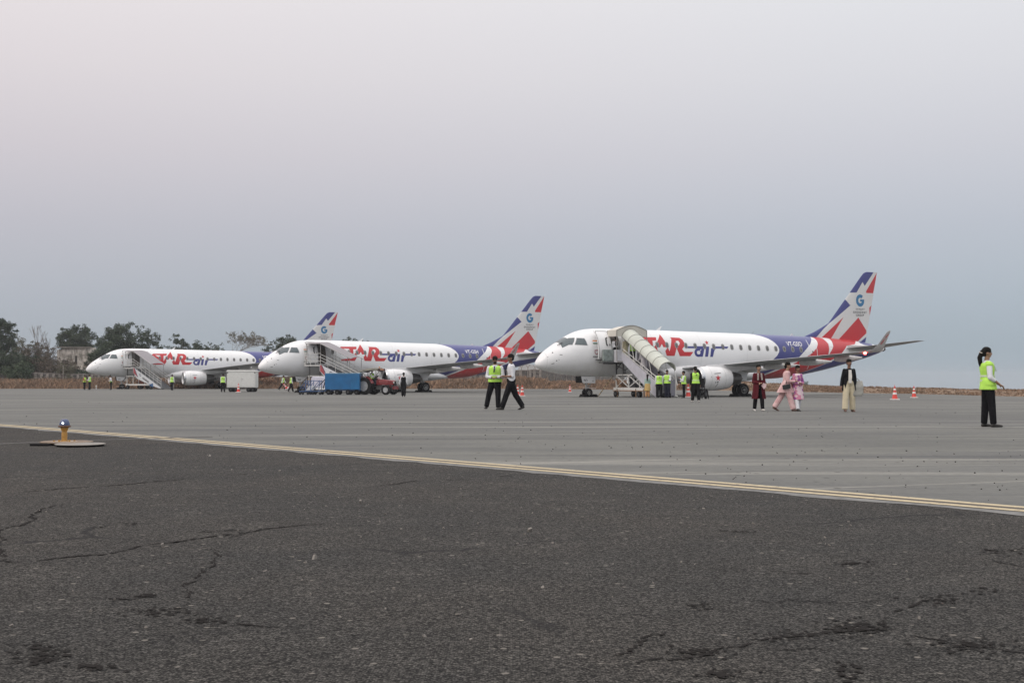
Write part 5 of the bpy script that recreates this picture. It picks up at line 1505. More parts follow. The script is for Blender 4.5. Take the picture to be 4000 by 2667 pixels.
# white box trailer by airliner 3
a, b, ln = frame_u(893, 1004, 1530)
c = (a + b) / 2
wb = empty('box_trailer', c, R(2), 'white closed box trailer on small wheels, behind a cone, at the left', 'trailer')
m_wb = M('off-white panel', (.60, .61, .59), .5, var=.08, scale=2)
MB().loft([[Vector((x, y, z)) for x, y in ((-ln/2, -.75), (ln/2, -.75), (ln/2, .75), (-ln/2, .75))] for z in (.42, 1.95)]).build('trailer_box', m_wb, wb)
MB().loft([[Vector((x * k, y * k, z)) for x, y in ((-ln/2 - .04, -.79), (ln/2 + .04, -.79), (ln/2 + .04, .79), (-ln/2 - .04, .79))] for z, k in ((1.952, 1), (2.02, 1), (2.09, .93))]).build('roof', m_wb, wb)
MB().box((0, -.762, 1.19), (ln * .94, .02, 1.36)).build('side_panel', M('white panel light', (.66, .67, .65), .5, var=.05), wb)
for x, z in ((.0, 1.28), (.14, 1.22), (.06, 1.10)): MB().box((x, -.775, z), (.07, .02, .05)).build('latch', m_wfr, wb)
for x in (-ln * .47, ln * .47): MB().box((x, -.765, 1.84), (.10, .03, .08)).build('corner_fitting', m_dark, wb)
MB().box((0, 0, .38), (ln, 1.2, .08)).bar((-ln/2, 0, .38), (-ln/2 - .8, 0, .30), .07).build('chassis', m_dark, wb)
for x in (-ln/2 + .35, -ln/2 + .82, ln/2 - .70, ln/2 - .28):
    for y in (-.6, .6): small_wheel('wheel', wb, (x, y, .21), .21, .15)

# wheelchair by the engine
q = ground_at(2748, 1558)
wc = empty('wheelchair', q, R(60), 'folded black wheelchair beside the near engine intake', 'wheelchair')
mb = MB()
for y in (-.16, .16):
    mb.bar((-.25, y, .35), (-.30, y, 1.30), .035).bar((-.25, y, .52), (.25, y, .50), .035).bar((.25, y, .50), (.36, y, .10), .03).bar((-.30, y, 1.28), (-.42, y, 1.30), .04)
mb.build('frame', m_black, wc)
MB().box((0, 0, .56), (.46, .34, .08)).box((-.27, 0, .95), (.08, .34, .55)).build('seat', m_black, wc)
for y in (-.2, .2):
    small_wheel('wheel', wc, (-.18, y, .30), .30, .04); small_wheel('caster', wc, (.25, y, .08), .08, .03)
q = ground_at(2632, 1551)
tag(Blob().ell((q.x, q.y, q.z + .07), (.30, .16, .08)).build('bundle', M('pale bundle', (.52, .54, .50), .8), None, .02, 2), 'small pale bundle on the ground right of the tunnel-roofed stairs', 'bundle')
q = ground_at(2604, 1553)
tag(MB().loft([[Vector((q.x + x * k, q.y + y * k, q.z + z)) for x, y in ((-.26, -.15), (.26, -.15), (.26, .15), (-.26, .15))] for z, k in ((0, .95), (.05, 1), (.26, 1), (.32, .85))]).build('suitcase', m_black), 'black case lying on the ground at the stair foot', 'suitcase')
mk0 = None
for u, v in ((377, 1519), (5, 1516)):
    q = ground_at(u, v)
    mk = empty('marker_light', q, 0, 'small white edge marker left of the farthest nose wheel' if u > 100 else 'small white edge marker at the left edge of the photo', 'marker', 'small white edge markers')
    MB().tube((0, 0, 0), (0, 0, .30), .05, .04).build('post', m_white, mk)
    MB().lathe([(.30, .08), (.36, .10), (.44, .07), (.46, .01)], n=12).build('lamp_head', M('pale lamp', (.7, .68, .62), .4), mk, True)
chk = None
for k in (1, 2, 3):
    for s_, t_, nm, r_ in ((4.15 - .44, .19, 'nose', .1), (4.15 + .44, .19, 'nose', .1), (15.5 - .62, 2.62, 'port main', .15), (15.5 + .62, 2.62, 'port main', .15)):
        P_ = plane_matrix(k) @ Vector((s_, -t_, 0))
        which = {1: 'nearest', 2: 'middle', 3: 'farthest'}[k]
        lab = f'black chock {"ahead of" if s_ < (5 if nm == "nose" else 15.5) and not (nm == "nose" and s_ > 4.15) else "behind"} the {nm} wheels of the {which} airliner'
        if chk is None:
            chk = tag(MB().prism([(-.16, -.35, 0), (.16, -.35, 0), (.05, -.35, .20), (-.05, -.35, .20)], (0, .7, 0)).build('wheel_chock', m_black), lab, 'chock', 'black chocks at the airliner wheels'); o = chk
        else:
            o = chk.copy(); col.objects.link(o); o['label'] = lab
        o.location = P_; o.rotation_euler = (0, 0, R(PLACE[k][2]))

# ================================================================== PASSENGER STAIRS
m_sw = M('stairs white', (.56, .56, .54), .5, var=.12, scale=5)
m_ss = M('stairs steel', (.33, .32, .31), .5, .3, var=.25, scale=9)
m_bronze = M('rusty frame', (.20, .12, .07), .75, var=.4, scale=7)
m_skirt = M('pale lilac sheet', (.46, .46, .51), .6, var=.12, scale=1.6, bump=.2, bscale=4)
m_plat = M('platform sheet', (.52, .53, .56), .6, var=.08)
m_tunnel = M('pale green-grey tarpaulin', (.50, .525, .47), .7, var=.10, scale=1.2, bump=.35, bscale=4)
m_hood = M('beige hood', (.56, .54, .48), .7, var=.10, scale=1.5, bump=.3, bscale=4)
m_rib = M('tunnel rib', (.20, .19, .17), .6)
m_step = M('step tread', (.16, .16, .165), .8, var=.2)
m_tarp = M('grey-green tarp', (.20, .235, .225), .7, var=.28, scale=5, bump=.8, bscale=7)
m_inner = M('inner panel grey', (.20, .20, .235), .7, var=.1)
m_stripe = M('striped leg dark', (.10, .075, .04), .6, var=.4, scale=14)

def stairs_A():
    k = 1
    rt = local_empty('passenger_stairs', k, 5.34, 0, 'passenger stairs with pale arched tunnel roof at the nearest airliner', 'stairs')
    # local frame: +X outwards (t), +Y aft (s - 5.34), Z up
    W0, W1 = 0.0, 1.42
    top, bot = (2.95, 2.50), (7.25, .22)        # (t, floor height)
    # platform
    MB().box((2.2, .95, 2.46), (1.5, 2.7, .10)).build('platform', m_ss, rt)
    MB().prism([(1.62, -.42, 2.42), (2.72, -.42, 2.42), (2.72, -.42, 3.28), (1.62, -.42, 3.28)], (0, .03, 0)).build('platform_skirt', m_plat, rt)
    MB().prism([(2.75, -.42, 2.42), (2.75, .0, 2.42), (2.75, .0, 3.28), (2.75, -.42, 3.28)], (.03, 0, 0)).build('platform_skirt', m_plat, rt)
    MB().prism([(2.75, 1.42, 2.42), (2.75, 2.2, 2.42), (2.75, 2.2, 3.28), (2.75, 1.42, 3.28)], (.03, 0, 0)).build('platform_skirt', m_plat, rt)
    B = Blob()
    B.m.box((2.28, -.86, 2.88), (.20, .84, .84))
    for i in range(4): B.ell((2.28, -1.15 + .2 * i, 2.65 + .15 * (i % 3)), (.13, .14, .17), None, 8)
    B.build('padded_bumper', m_tarp, rt, .035, 3)
    MB().box((2.1, -.65, 2.40), (.6, 1.3, .06)).bar((2.3, -1.25, 2.34), (2.3, -.2, 2.34), .10).build('bumper_bar', m_dark, rt)
    # hood
    n = 10
    hd_ = MB()
    rings = []
    for x in (1.52, 2.74):
        r_ = []
        for i in range(n + 1):
            y = -.44 + 2.45 * i / n
            r_.append(Vector((x, y, 4.62 + .34 * math.sin(math.pi * i / n))))
        for i in range(n + 1):
            y = 2.01 - 2.45 * i / n
            r_.append(Vector((x, y, 4.58 + .34 * math.sin(math.pi * (1 - i / n)))))
        rings.append(r_)
    hd_.loft(rings)
    hd_.box((2.13, -.44, 4.42), (1.22, .03, .46)).box((2.13, 2.01, 4.42), (1.22, .03, .46))
    # front face above the openings
    fr = [Vector((2.75, -.44, 4.20)), Vector((2.75, 2.01, 4.20))] + [Vector((2.75, 2.01 - 2.45 * i / n, 4.60 + .34 * math.sin(math.pi * (1 - i / n)))) for i in range(n + 1)]
    hd_.prism(fr, (.03, 0, 0))
    hd_.build('hood', m_hood, rt, True, 30)
    rb = MB()
    pts = [Vector((2.79, 2.01 - 2.45 * i / n, 4.63 + .34 * math.sin(math.pi * (1 - i / n)))) for i in range(n + 1)]
    for a_, b_ in zip(pts, pts[1:]): rb.tube(a_, b_, .025, n=6)
    for y in (-.44, 2.01): rb.tube((2.78, y, 2.5), (2.78, y, 4.64), .03, n=6); rb.tube((1.55, y, 3.2), (1.55, y, 4.64), .03, n=6)
    rb.tube((1.55, -.46, 4.2), (2.78, -.46, 4.2), .02, n=6)
    rb.build('hood_frame', m_rib, rt)
    # tunnel
    def tcen(f):
        x = 2.78 + (7.38 - 2.78) * f
        z = 4.17 + (1.84 - 4.17) * f
        return x, z
    rings = []
    arc = [R(a) for a in range(0, 181, 15)]
    for f in [i / 24 for i in range(25)]:
        x, z = tcen(f)
        sag = .025 * abs(math.sin(math.pi * 6 * f))
        rings.append([Vector((x + .30 * math.sin(a) * .5, .62 - (.65 - sag) * math.cos(a), z + (.53 - sag) * math.sin(a))) for a in arc] + [Vector((x + .30 * math.sin(a) * .5, .62 - (.63 - sag) * math.cos(a), z + (.51 - sag) * math.sin(a) - .005)) for a in arc[::-1]])
    MB().loft(rings).build('tunnel_roof', m_tunnel, rt, True, 50)
    for i in range(7):
        rb = MB()
        x, z = tcen(i / 6)
        pts = [Vector((x + .15 * math.sin(a), .62 - .662 * math.cos(a), z + .542 * math.sin(a))) for a in arc]
        for a_, b_ in zip(pts, pts[1:]): rb.tube(a_, b_, .014, n=6)
        rb.build('tunnel_rib', m_rib, rt)
    rb = MB()
    for y in (-.035, 1.28):
        x0, z0 = tcen(0); x1, z1_ = tcen(1)
        rb.tube((x0, y, z0), (x1, y, z1_), .022, n=6)
    rb.build('tunnel_rail', m_rib, rt)
    # posts carrying the tunnel
    for f in (.0, .27, .50, .74, .97):
        x, z = tcen(f); fl = top[1] + (bot[1] - top[1]) * f
        for y in (-.02, 1.27): MB().bar((x + .35 * (f > .2), y, fl + .55), (x, y, z), .04).build('tunnel_post', m_sw, rt)
    # flight
    st = MB(); nst = 13
    for i in range(nst):
        f = i / nst
        x = top[0] + (bot[0] - top[0]) * (f + .5 / nst); z = top[1] + (bot[1] - top[1]) * (i + 1) / nst
        st.box((x, .62, z - .015), (.34, 1.16, .03)).box((x - .165, .62, z + .07), (.015, 1.16, .16))
    st.build('steps', m_step, rt)
    # side skirts, near and far
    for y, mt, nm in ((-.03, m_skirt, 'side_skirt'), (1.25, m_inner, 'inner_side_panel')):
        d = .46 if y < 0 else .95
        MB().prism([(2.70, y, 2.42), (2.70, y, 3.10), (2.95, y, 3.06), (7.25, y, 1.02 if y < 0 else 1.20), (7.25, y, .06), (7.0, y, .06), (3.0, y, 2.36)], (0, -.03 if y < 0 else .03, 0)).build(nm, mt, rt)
    rl = MB()
    for y in (-.06, 1.23):
        for dz in (.08, .30): rl.tube((2.9, y, 3.06 + dz), (7.28, y, 1.03 + dz), .025, n=8)
        rl.tube((7.28, y, 1.03 + .3), (7.28, y, .1), .03, n=8)
        for f in (.1, .3, .5, .7, .9): rl.tube((2.9 + 4.55 * f, y, 3.06 - 2.03 * f - .1), (2.9 + 4.55 * f, y, 3.36 - 2.03 * f), .018, n=6)
    rl.build('handrail', m_sw, rt)
    MB().prism([(7.30, .95, .15), (7.30, 1.28, .15), (7.30, 1.28, 1.25), (7.30, .95, 1.10)], (.03, 0, 0)).build('gate_panel', m_inner, rt)
    MB().bar((7.34, 1.31, .1), (7.34, 1.31, 1.3), .06).build('gate_post', m_sw, rt)
    # undercarriage
    fr = MB()
    for y in (.0, 1.4):
        fr.bar((1.7, y, .58), (5.6, y, .58), .12, .20)
        fr.bar((2.0, y, .62), (2.0, y, 1.55), .08); fr.bar((3.6, y, .62), (3.6, y, 1.55), .07); fr.bar((5.0, y, .62), (5.0, y, 1.15), .06)
        fr.bar((1.95, y, 1.55), (4.1, y, 1.55), .07); fr.bar((2.0, y, .7), (3.6, y, 1.5), .05); fr.bar((3.6, y, .7), (2.0, y, 1.5), .05); fr.bar((3.6, y, 1.5), (5.3, y, .7), .05)
        fr.bar((3.6, y, .7), (4.9, y, 1.25), .05)
    for x in (1.75, 3.6, 5.6): fr.bar((x, 0, .58), (x, 1.4, .58), .10, .16)
    for x in (2.0, 3.6): fr.bar((x, 0, 1.55), (x, 1.4, 1.55), .06)
    fr.build('chassis', m_sw, rt)
    up = MB()
    for x, y in ((2.0, .0), (2.0, 1.4), (2.9, .0), (3.0, 1.4)):
        up.bar((x, y, 1.5), (x, y, 2.42), .075)
    up.bar((1.7, 0, 2.34), (3.2, 0, 2.34), .08).bar((1.7, 1.4, 2.34), (3.2, 1.4, 2.34), .08)
    up.bar((2.0, 0, 1.9), (2.6, 0, 2.34), .05).bar((2.0, 1.4, 1.9), (2.6, 1.4, 2.34), .05).bar((2.0, 0, 2.2), (2.0, .7, 1.9), .05).bar((2.0, 1.4, 2.2), (2.0, .7, 1.9), .05).bar((2.0, .7, 1.9), (2.0, .7, 1.5), .07)
    up.build('lift_frame', m_dark, rt)
    bz = MB()
    for x, y in ((2.2, 0), (4.6, 0), (5.5, 1.4), (5.6, 0)): MB().bar((x, y - .05, .05), (x, y - .05, .60), .07).build('jack_leg', m_bronze, rt)
    bz.bar((1.7, -.1, .46), (5.7, -.1, .46), .07, .06).bar((2.0, -.02, 1.3), (2.6, -.02, .66), .08).box((2.3, .3, .85), (.5, .5, .3))
    bz.build('rusty_frame', m_bronze, rt)
    MB().bar((1.75, -.1, 1.5), (1.2, -1.05, .02), .06).build('stabiliser_leg', m_stripe, rt)
    bs = MB()
    for i in range(1, 7):
        f = i / 7
        bs.box(Vector((1.75, -.1, 1.5)).lerp(Vector((1.2, -1.05, .02)), f), (.075, .075, .07))
    bs.build('leg_bands', M('leg yellow', (.45, .36, .2), .6), rt)
    for x in (2.0, 5.0):
        for y in (-.02, 1.42): small_wheel('wheel', rt, (x, y, .24), .24, .20)
    MB().box((3.3, .7, .80), (1.0, .6, .35)).build('engine_box', m_dark, rt)
    return rt
SA = stairs_A()

def stairs_BC(k, s, t, phi, slope, W, label, Lc, hp=2.50):
    rt = local_empty('passenger_stairs', k, s, t, label, 'stairs', phi)
    # +X runs down the flight, Y across (0 .. W), platform behind X<0
    tn = math.tan(R(slope)); run = (hp - .15) / tn
    MB().box((-.75, W/2, hp - .04), (1.7, W + .1, .10)).build('platform', m_sw, rt)
    st = MB(); n = 12
    for i in range(n):
        x = run * (i + .5) / n; z = hp - (hp - .1) * (i + 1) / n
        st.box((x, W/2, z), (run / n + .04, W - .1, .03)).box((x - run / n / 2, W/2, z + .09), (.015, W - .1, .19))
    st.build('steps', m_step, rt)
    # side panel with red and blue sweep
    d0 = .95
    def sp(x, o): return Vector((x, -.02, hp - x * tn + o))
    mp = MB().prism([sp(-.05, .05), sp(run * .98, .05), sp(run * 1.0, -.05), Vector((run * .93, -.02, .12)), sp(run * .55, -.62), sp(.55, -d0), sp(-.05, -.55)], (0, -.03, 0)).build('side_panel', M('panel white', (.58, .60, .62), .5, var=.06), rt)
    MB().prism([Vector((.0, -.055, hp + .02)), Vector((.14, -.055, hp - .02)), Vector((.65, -.055, hp - d0 - .1)), Vector((.42, -.055, hp - d0 + .05)), Vector((.0, -.055, hp - .55))], (0, -.01, 0)).build('panel_graphic', M('graphic red', (.33, .05, .06), .5), mp)
    MB().prism([Vector((.14, -.055, hp - .03)), Vector((.20, -.055, hp - .05)), Vector((.78, -.055, hp - d0 - .18)), Vector((.68, -.055, hp - d0 - .12))], (0, -.012, 0)).build('panel_graphic', M('graphic navy', (.03, .04, .10), .5), mp)
    x1 = run * .72
    MB().prism([sp(x1, -.10), sp(x1 + .02, -.60), sp(x1 - .75, -.62), sp(x1 - .4, -.42)], (0, -.045, 0)).build('panel_graphic', M('graphic blue', (.03, .10, .24), .5), mp)
    for j, (txt, xx, o, hgt) in enumerate((('G', .95, -.42, .30),)):
        vs, fs = text_polys(txt, .03)
        ax = min(v.x for v in vs); mb = MB(); ay = min(v.y for v in vs); sc_ = hgt / (max(v.y for v in vs) - ay)
        for f in fs: mb.add([Vector((xx + (vs[i].x - ax) * sc_, -.056, hp - (xx + (vs[i].x - ax) * sc_ * .8) * tn + o + (vs[i].y - ay) * sc_)) for i in f], [tuple(range(len(f)))])
        mb.build('panel_lettering', M('lettering slate', (.06, .08, .12), .5), mp)
    for i in range(6):
        xx = 1.5 + i * .17
        MB().prism([Vector((xx, -.056, hp - xx * tn - .48)), Vector((xx + .12, -.056, hp - (xx + .12) * tn - .48)), Vector((xx + .12, -.056, hp - (xx + .12) * tn - .28 + (.05 if i % 2 else 0))), Vector((xx, -.056, hp - xx * tn - .28))], (0, -.008, 0)).build('panel_mark', m_text, mp)
    # rails
    rl = MB()
    for y in (0, W):
        for dz in (.45, .72, 1.0):
            rl.tube((-.05, y, hp + dz), (run, y, hp + dz - run * tn), .022, n=6)
        for i in range(8):
            x = run * i / 7; rl.tube((x, y, hp - x * tn), (x, y, hp - x * tn + 1.0), .022, n=6)
        for dz in (.35, .7, 1.05): rl.tube((-1.5, y, hp + dz), (0, y, hp + dz), .022, n=6)
        for x in (-1.5, -1.0, -.5, 0): rl.tube((x, y, hp), (x, y, hp + 1.05), .025, n=6)
    rl.build('handrail', m_sw, rt)
    ld = MB()
    for y in (.0, .42):
        ld.tube((-1.6, y, hp - .05), (-1.6, y, hp + 1.35), .03, n=6)
    for z in (.1, .4, .7, 1.0, 1.3): ld.tube((-1.6, 0, hp + z), (-1.6, .42, hp + z), .025, n=6)
    ld.build('guard_rail', m_sw, rt)
    # canopy
    ch = hp + 1.95
    cn = MB(); rings = []
    for x in (-1.45, -.9, 0, Lc * .5, Lc):
        z = ch - max(x, 0) * tn
        r_ = []
        m = 8
        for i in range(m + 1):
            y = -.12 + (W + .24) * i / m; r_.append(Vector((x, y, z + .16 * math.sin(math.pi * i / m))))
        for i in range(m + 1):
            y = W + .12 - (W + .24) * i / m; r_.append(Vector((x, y, z - .035 + .16 * math.sin(math.pi * (1 - i / m)))))
        rings.append(r_)
    cn.loft(rings).build('canopy', M('grey canopy', (.25, .235, .25), .6, var=.08), rt, True, 30)
    rm = MB()
    for y in (-.1, W + .1): rm.tube((0, y, ch - .02), (Lc, y, ch - Lc * tn - .02), .028, n=6); rm.tube((-1.45, y, ch - .02), (0, y, ch - .02), .028, n=6)
    for x in (-1.4, 0, Lc * .5, Lc * .95):
        for y in (0, W): rm.tube((x, y, hp + .9 - max(x, 0) * tn), (x, y, ch - max(x, 0) * tn), .025, n=6)
    rm.build('canopy_frame', m_ss, rt)
    # undercarriage
    fr = MB()
    for y in (.1, W - .1):
        fr.bar((-1.4, y, .52), (run * .75, y, .52), .10, .18)
        for x in (-1.2, -.2): fr.bar((x, y, .6), (x, y, 1.55), .07)
        fr.bar((-1.3, y, 1.52), (.6, y, 1.52), .08)
    for x in (-1.3, .3, run * .7): fr.bar((x, .1, .52), (x, W - .1, .52), .1)
    fr.build('chassis', m_sw, rt)
    up = MB()
    for y in (.1, W - .1):
        up.bar((-1.15, y, 1.5), (-1.15, y, hp - .08), .08); up.bar((-.1, y, 1.5), (-.1, y, hp - .08), .08)
        up.bar((-1.9, y, .95), (-1.2, y, 1.5), .07); up.bar((-1.9, y, .95), (-1.1, y, .62), .06); up.bar((-1.2, y, .6), (-.2, y, 1.45), .05); up.bar((-.2, y, .6), (-1.2, y, 1.45), .05)
    up.build('lift_frame', m_dark, rt)
    for x in (-1.0, run * .62):
        for y in (.05, W - .05): small_wheel('wheel', rt, (x, y, .25), .25, .18)
    return rt
SB = stairs_BC(2, 4.75, 3.0, 38, 24, 2.3, 'open-sided stairs with grey canopy at the middle airliner door', 3.1)
SC = stairs_BC(3, 5.0, 3.1, 34, 28, 2.0, 'open-sided stairs with grey canopy at the farthest airliner door', 2.9)
tg = empty('tow_tug', (0, 0, 0), 0, 'low orange-red tug half hidden behind the farthest stairs', 'tug')
MB().prism([(0, 0, .35), (1.6, 0, .35), (1.5, 0, .85), (.6, 0, 1.3), (.1, 0, 1.25)], (0, .9, 0)).build('tug_body', M('faded orange', (.40, .12, .07), .6), tg)
MB().box((.30, .45, 1.35), (.5, .6, .10)).build('seat', m_black, tg)
for x in (.3, 1.25):
    for y in (.0, .9): small_wheel('wheel', tg, (x, y, .25), .25, .16)
tg.location = ((575 - 2000) / F_PX * 150, 150 - 4, -.15)

# travellers on stairs A: positions in its frame
MA = Matrix.Translation(SA.location) @ Matrix.Rotation(SA.rotation_euler.z, 4, 'Z')
def on_A(x, y, z): return MA @ Vector((x, y, z))
def dirA(x, y): d = MA.to_3x3() @ Vector((x, y, 0)); return face((d.x, d.y))
def pack(root, T_, ja, jl, hc, H, fwd):
    Blob().ell(T_(.17, -.10), (.075 * H, .05 * H, .12 * H)).build('backpack', m_dark, root, .02, 2)
person('man in white shirt with dark backpack entering the nearest airliner door', on_A(2.0, -.05, 2.51), dirA(-1, .3), 1.68, bottom=('trousers', BLK), legs=((5, 0, 2), (-5, 2, 2)), extra=pack, detail=False)
person('traveller in cream kurta on the platform of the tunnel-roofed stairs', on_A(2.62, .35, 2.51), dirA(-1, -.2), 1.66, top=('tunic', CRM, 'long'), skirt=[('tunic_skirt', CRM, .36, .02, .01, False, .04)], bottom=('trousers', CRM), detail=False)
person('worker in hi-vis vest bowing at the top of the tunnel-roofed stairs', on_A(3.25, .55, 2.34), dirA(.8, -.6), 1.62, lean=22, vest='back', arms=(FWD, HANG), detail=False, group=G2)
person('traveller in long white kurta climbing the tunnel-roofed stairs', on_A(4.55, .62, 1.60), dirA(-1, .1), 1.66, lean=16, legs=((30, 34, 2), (-8, 4, 2)), top=('tunic', cloth('lilac white cloth', (.52, .50, .54), .06), 'long'), skirt=[('tunic_skirt', MATS['lilac white cloth'], .30, .03, .04, False, .04)], bottom=('loose', MATS['lilac white cloth']), arms=(((.2, .3, -1), (.1, .7, -.5)), HANGB), detail=False)

# ================================================================== BACKGROUND
def at(u, y): return Vector(((u - 2000) / F_PX * y, y, 0))
def zat(v, y): return CAM_Z - (v - HZ) * y / F_PX
def ter(x, y):
    b = x / (y + 60); return terrain(b, y - edge_y(b))

# ---- leaves
def leafy(name, clumps, mat, parent, leaf=.26, per=60, seed=1, droop=0.0):
    rnd = np.random.RandomState(seed)
    V, Fc = [], []
    for (cx, cy, cz, r, den) in clumps:
        n = int(per * den)
        d = rnd.normal(size=(n, 3)); d /= np.linalg.norm(d, axis=1)[:, None]
        rad = r * rnd.uniform(.1, 1.0, n) ** .55
        P = np.array([cx, cy, cz]) + d * rad[:, None] * np.array([1, 1, .78])
        for p in P:
            a = rnd.normal(size=3); a /= np.linalg.norm(a); b = np.cross(a, rnd.normal(size=3)); b /= np.linalg.norm(b)
            s = leaf * rnd.uniform(.55, 1.35)
            i = len(V)
            V += [p - a * s * .5 - b * s * .10, p - b * s * .38, p + a * s * .5, p + b * s * .38]
            Fc.append((i, i + 1, i + 2, i + 3))
    return mesh_obj(name, V, Fc, mat, parent)

def mat_leaf(name, a, b_):
    m, nt, bb = new_mat(name); N, L = nt.nodes, nt.links
    P = N.new('ShaderNodeTexCoord').outputs['Object']
    g_ = N.new('ShaderNodeNewGeometry')
    c = mix_col(N, L, maprange(N, L, noise_node(N, L, P, .8, 4), .38, .62, 0, 1), a, b_)
    v = N.new('ShaderNodeVectorMath'); v.operation = 'SCALE'; L.new(c, v.inputs[0])
    L.new(maprange(N, L, g_.outputs['Random Per Island'], 0, 1, .55, 1.5), v.inputs['Scale'])
    L.new(v.outputs[0], bb.inputs['Base Color'])
    bb.inputs['Roughness'].default_value = .75; bb.inputs['Specular IOR Level'].default_value = .25
    bb.inputs['Transmission Weight'].default_value = 0
    return m
LF_D = mat_leaf('dark leaves', (.038, .056, .036), (.060, .078, .047))
LF_G = mat_leaf('green leaves', (.048, .078, .042), (.075, .095, .055))
LF_B = mat_leaf('brownish leaves', (.085, .070, .055), (.12, .098, .075))
LF_Y = mat_leaf('dry olive leaves', (.095, .095, .065), (.14, .135, .095))
BARK = M('bark', (.13, .105, .085), .9, var=.3, scale=8)
BARKG = M('pale bark', (.19, .17, .15), .9, var=.3, scale=8)

def tree(label, u, dist, v_top, width_px, seed, mat=None, name='tree', low=.35, dens=1.0, leaf=.30, trunk=.16, shape='round', sprigs=5, v_base=None, per=70, group='trees behind the boundary wall', dx=0, bark=None, cr=1.0):
    rnd = random.Random(seed)
    x, y = (u - 2000) / F_PX * dist, dist
    zb = min(ter(x, y), zat(1500, dist)) if v_base is None else zat(v_base, dist)
    ht = zat(v_top, dist) - zb
    wid = width_px / F_PX * dist
    rt = empty(name, (x, y, zb), 0, label, name.replace('_', ' '), group)
    clumps = []
    n = int(95 * dens)
    cz0 = ht * (low + 1) / 2; rz = ht * (1 - low) / 2
    for i in range(n):
        for _ in range(30):
            px, py, pz = rnd.uniform(-1, 1), rnd.uniform(-1, 1), rnd.uniform(-1, 1)
            if px * px + py * py + pz * pz > 1: continue
            if shape == 'round': break
            if shape == 'dome' and abs(px) < math.sqrt(max(0, 1 - ((pz + 1) / 2) ** 1.7)): break
        r = rnd.uniform(.50, 1.15) * cr * (wid / 9) ** .5
        clumps.append((px * (wid / 2 - r * .35), py * wid * .38, cz0 + pz * max(rz - r * .7, .2), r, 1.0 * (r ** 1.6)))
    for i in range(sprigs):
        a = rnd.uniform(0, math.pi)
        k_ = rnd.uniform(.86, 1.0); cq = rnd.uniform(.4, .75) * cr
        for j_ in range(3): clumps.append((math.cos(a) * wid * .5 * k_ + rnd.uniform(-.5, .5), rnd.uniform(-1, 1), cz0 + math.sin(a) * rz * k_ + rnd.uniform(-.35, .35), cq * rnd.uniform(.6, 1), .3 * cq))
    tk = MB()
    tk.tube((0, 0, -.2), (.1, 0, ht * low * .8), trunk * 1.2, trunk, 8)
    forks = [c for c in clumps[:14]]
    for c in forks:
        m_ = Vector((c[0] * .45, c[1] * .45, ht * low * .8 + (c[2] - ht * low * .8) * .45))
        tk.tube((.1, 0, ht * low * .75), m_, trunk * .6, trunk * .35, 6); tk.tube(m_, c[:3], trunk * .35, trunk * .10, 6)
    tk.build('trunk', bark or BARK, rt, True)
    leafy('crown', clumps, mat or LF_D, rt, leaf * .68, int(per * 3.4), seed)
    return rt

def bare(label, u, dist, v_top, width_px, seed, name='bare_tree', depth=6, spread=.55, first=None, leaves=None, base_frac=.25, tilt=0, v_base=1503, th=.09):
    rnd = random.Random(seed)
    x, y = (u - 2000) / F_PX * dist, dist
    zb = zat(v_base, dist); ht = zat(v_top, dist) - zb; wid = width_px / F_PX * dist
    rt = empty(name, (x, y, zb), 0, label, 'bare tree', 'trees behind the boundary wall')
    segs, tips = [], []
    def grow(p, d, ln, r, k):
        q = p + d * ln
        segs.append((p, q, r, r * .72))
        if k == 0: tips.append(q); return
        for i in range(rnd.choice((2, 3)) if k > 1 else 2):
            nd = (d + Vector((rnd.uniform(-1, 1) * spread, rnd.uniform(-1, 1) * spread * .7, rnd.uniform(-.25, .45) * spread))).normalized()
            grow(q, nd, ln * rnd.uniform(.66, .86), r * .66, k - 1)
        if rnd.random() < .4: tips.append(q)
    grow(Vector((0, 0, 0)), Vector((tilt, 0, 1)).normalized(), 1.0, th, depth)
    zs = max(s[1].z for s in segs); xs0 = min(s[1].x for s in segs); xs1 = max(s[1].x for s in segs); xs = (xs1 - xs0) / 2; xm = (xs0 + xs1) / 2
    S = Vector((wid / 2 / xs, wid / 2 / xs, ht / zs))
    f = lambda v: Vector(((v.x - xm * min(v.z / 2, 1)) * S.x, v.y * S.y, v.z * S.z))
    tk = MB()
    for p, q, a, b_ in segs: tk.tube(f(p), f(q), max(a, .016), max(b_, .014), 5)
    tk.build('trunk', BARKG, rt)
    if leaves:
        cl = [(*f(t), .30, .12) for t in tips if rnd.random() < leaves[1]]
        leafy('crown', cl, leaves[0], rt, .24, 60, seed)
    return rt

# trees, left to right
tree('tall green tree cut by the left edge of the photo', 2, 182, 1238, 110, 11, LF_D, dens=.9, low=.30, sprigs=7)
tree('loose grey-green tree second from the left edge', 70, 190, 1310, 150, 12, LF_Y, dens=.75, low=.25, leaf=.26, cr=.8, sprigs=9)
tree('dark low tree behind the wall at the far left', 40, 176, 1366, 190, 13, LF_D, dens=1.0, low=.10)
tree('brownish shrubby tree left of the ruined building', 150, 178, 1345, 150, 14, LF_B, dens=.9, low=.05, leaf=.22, cr=.8, sprigs=10)
tree('green spreading bush over the wall at the far left', 78, 172, 1418, 120, 15, LF_G, dens=.6, low=.05, shape='dome')
tree('round dark tree above the ruined building', 300, 215, 1268, 160, 16, LF_D, dens=1.15, low=.45, sprigs=8)
tree('brown thicket in front of the ruined building', 212, 174, 1390, 120, 17, LF_B, dens=.6, low=.05, leaf=.2, cr=.7)
tree('olive bush right of the brown thicket', 258, 172, 1425, 90, 18, LF_Y, dens=.45, low=.05, leaf=.2, cr=.75)
tree('wide dark tree behind the farthest airliner cockpit', 478, 196, 1258, 205, 19, LF_D, dens=1.5, low=.22, sprigs=9)
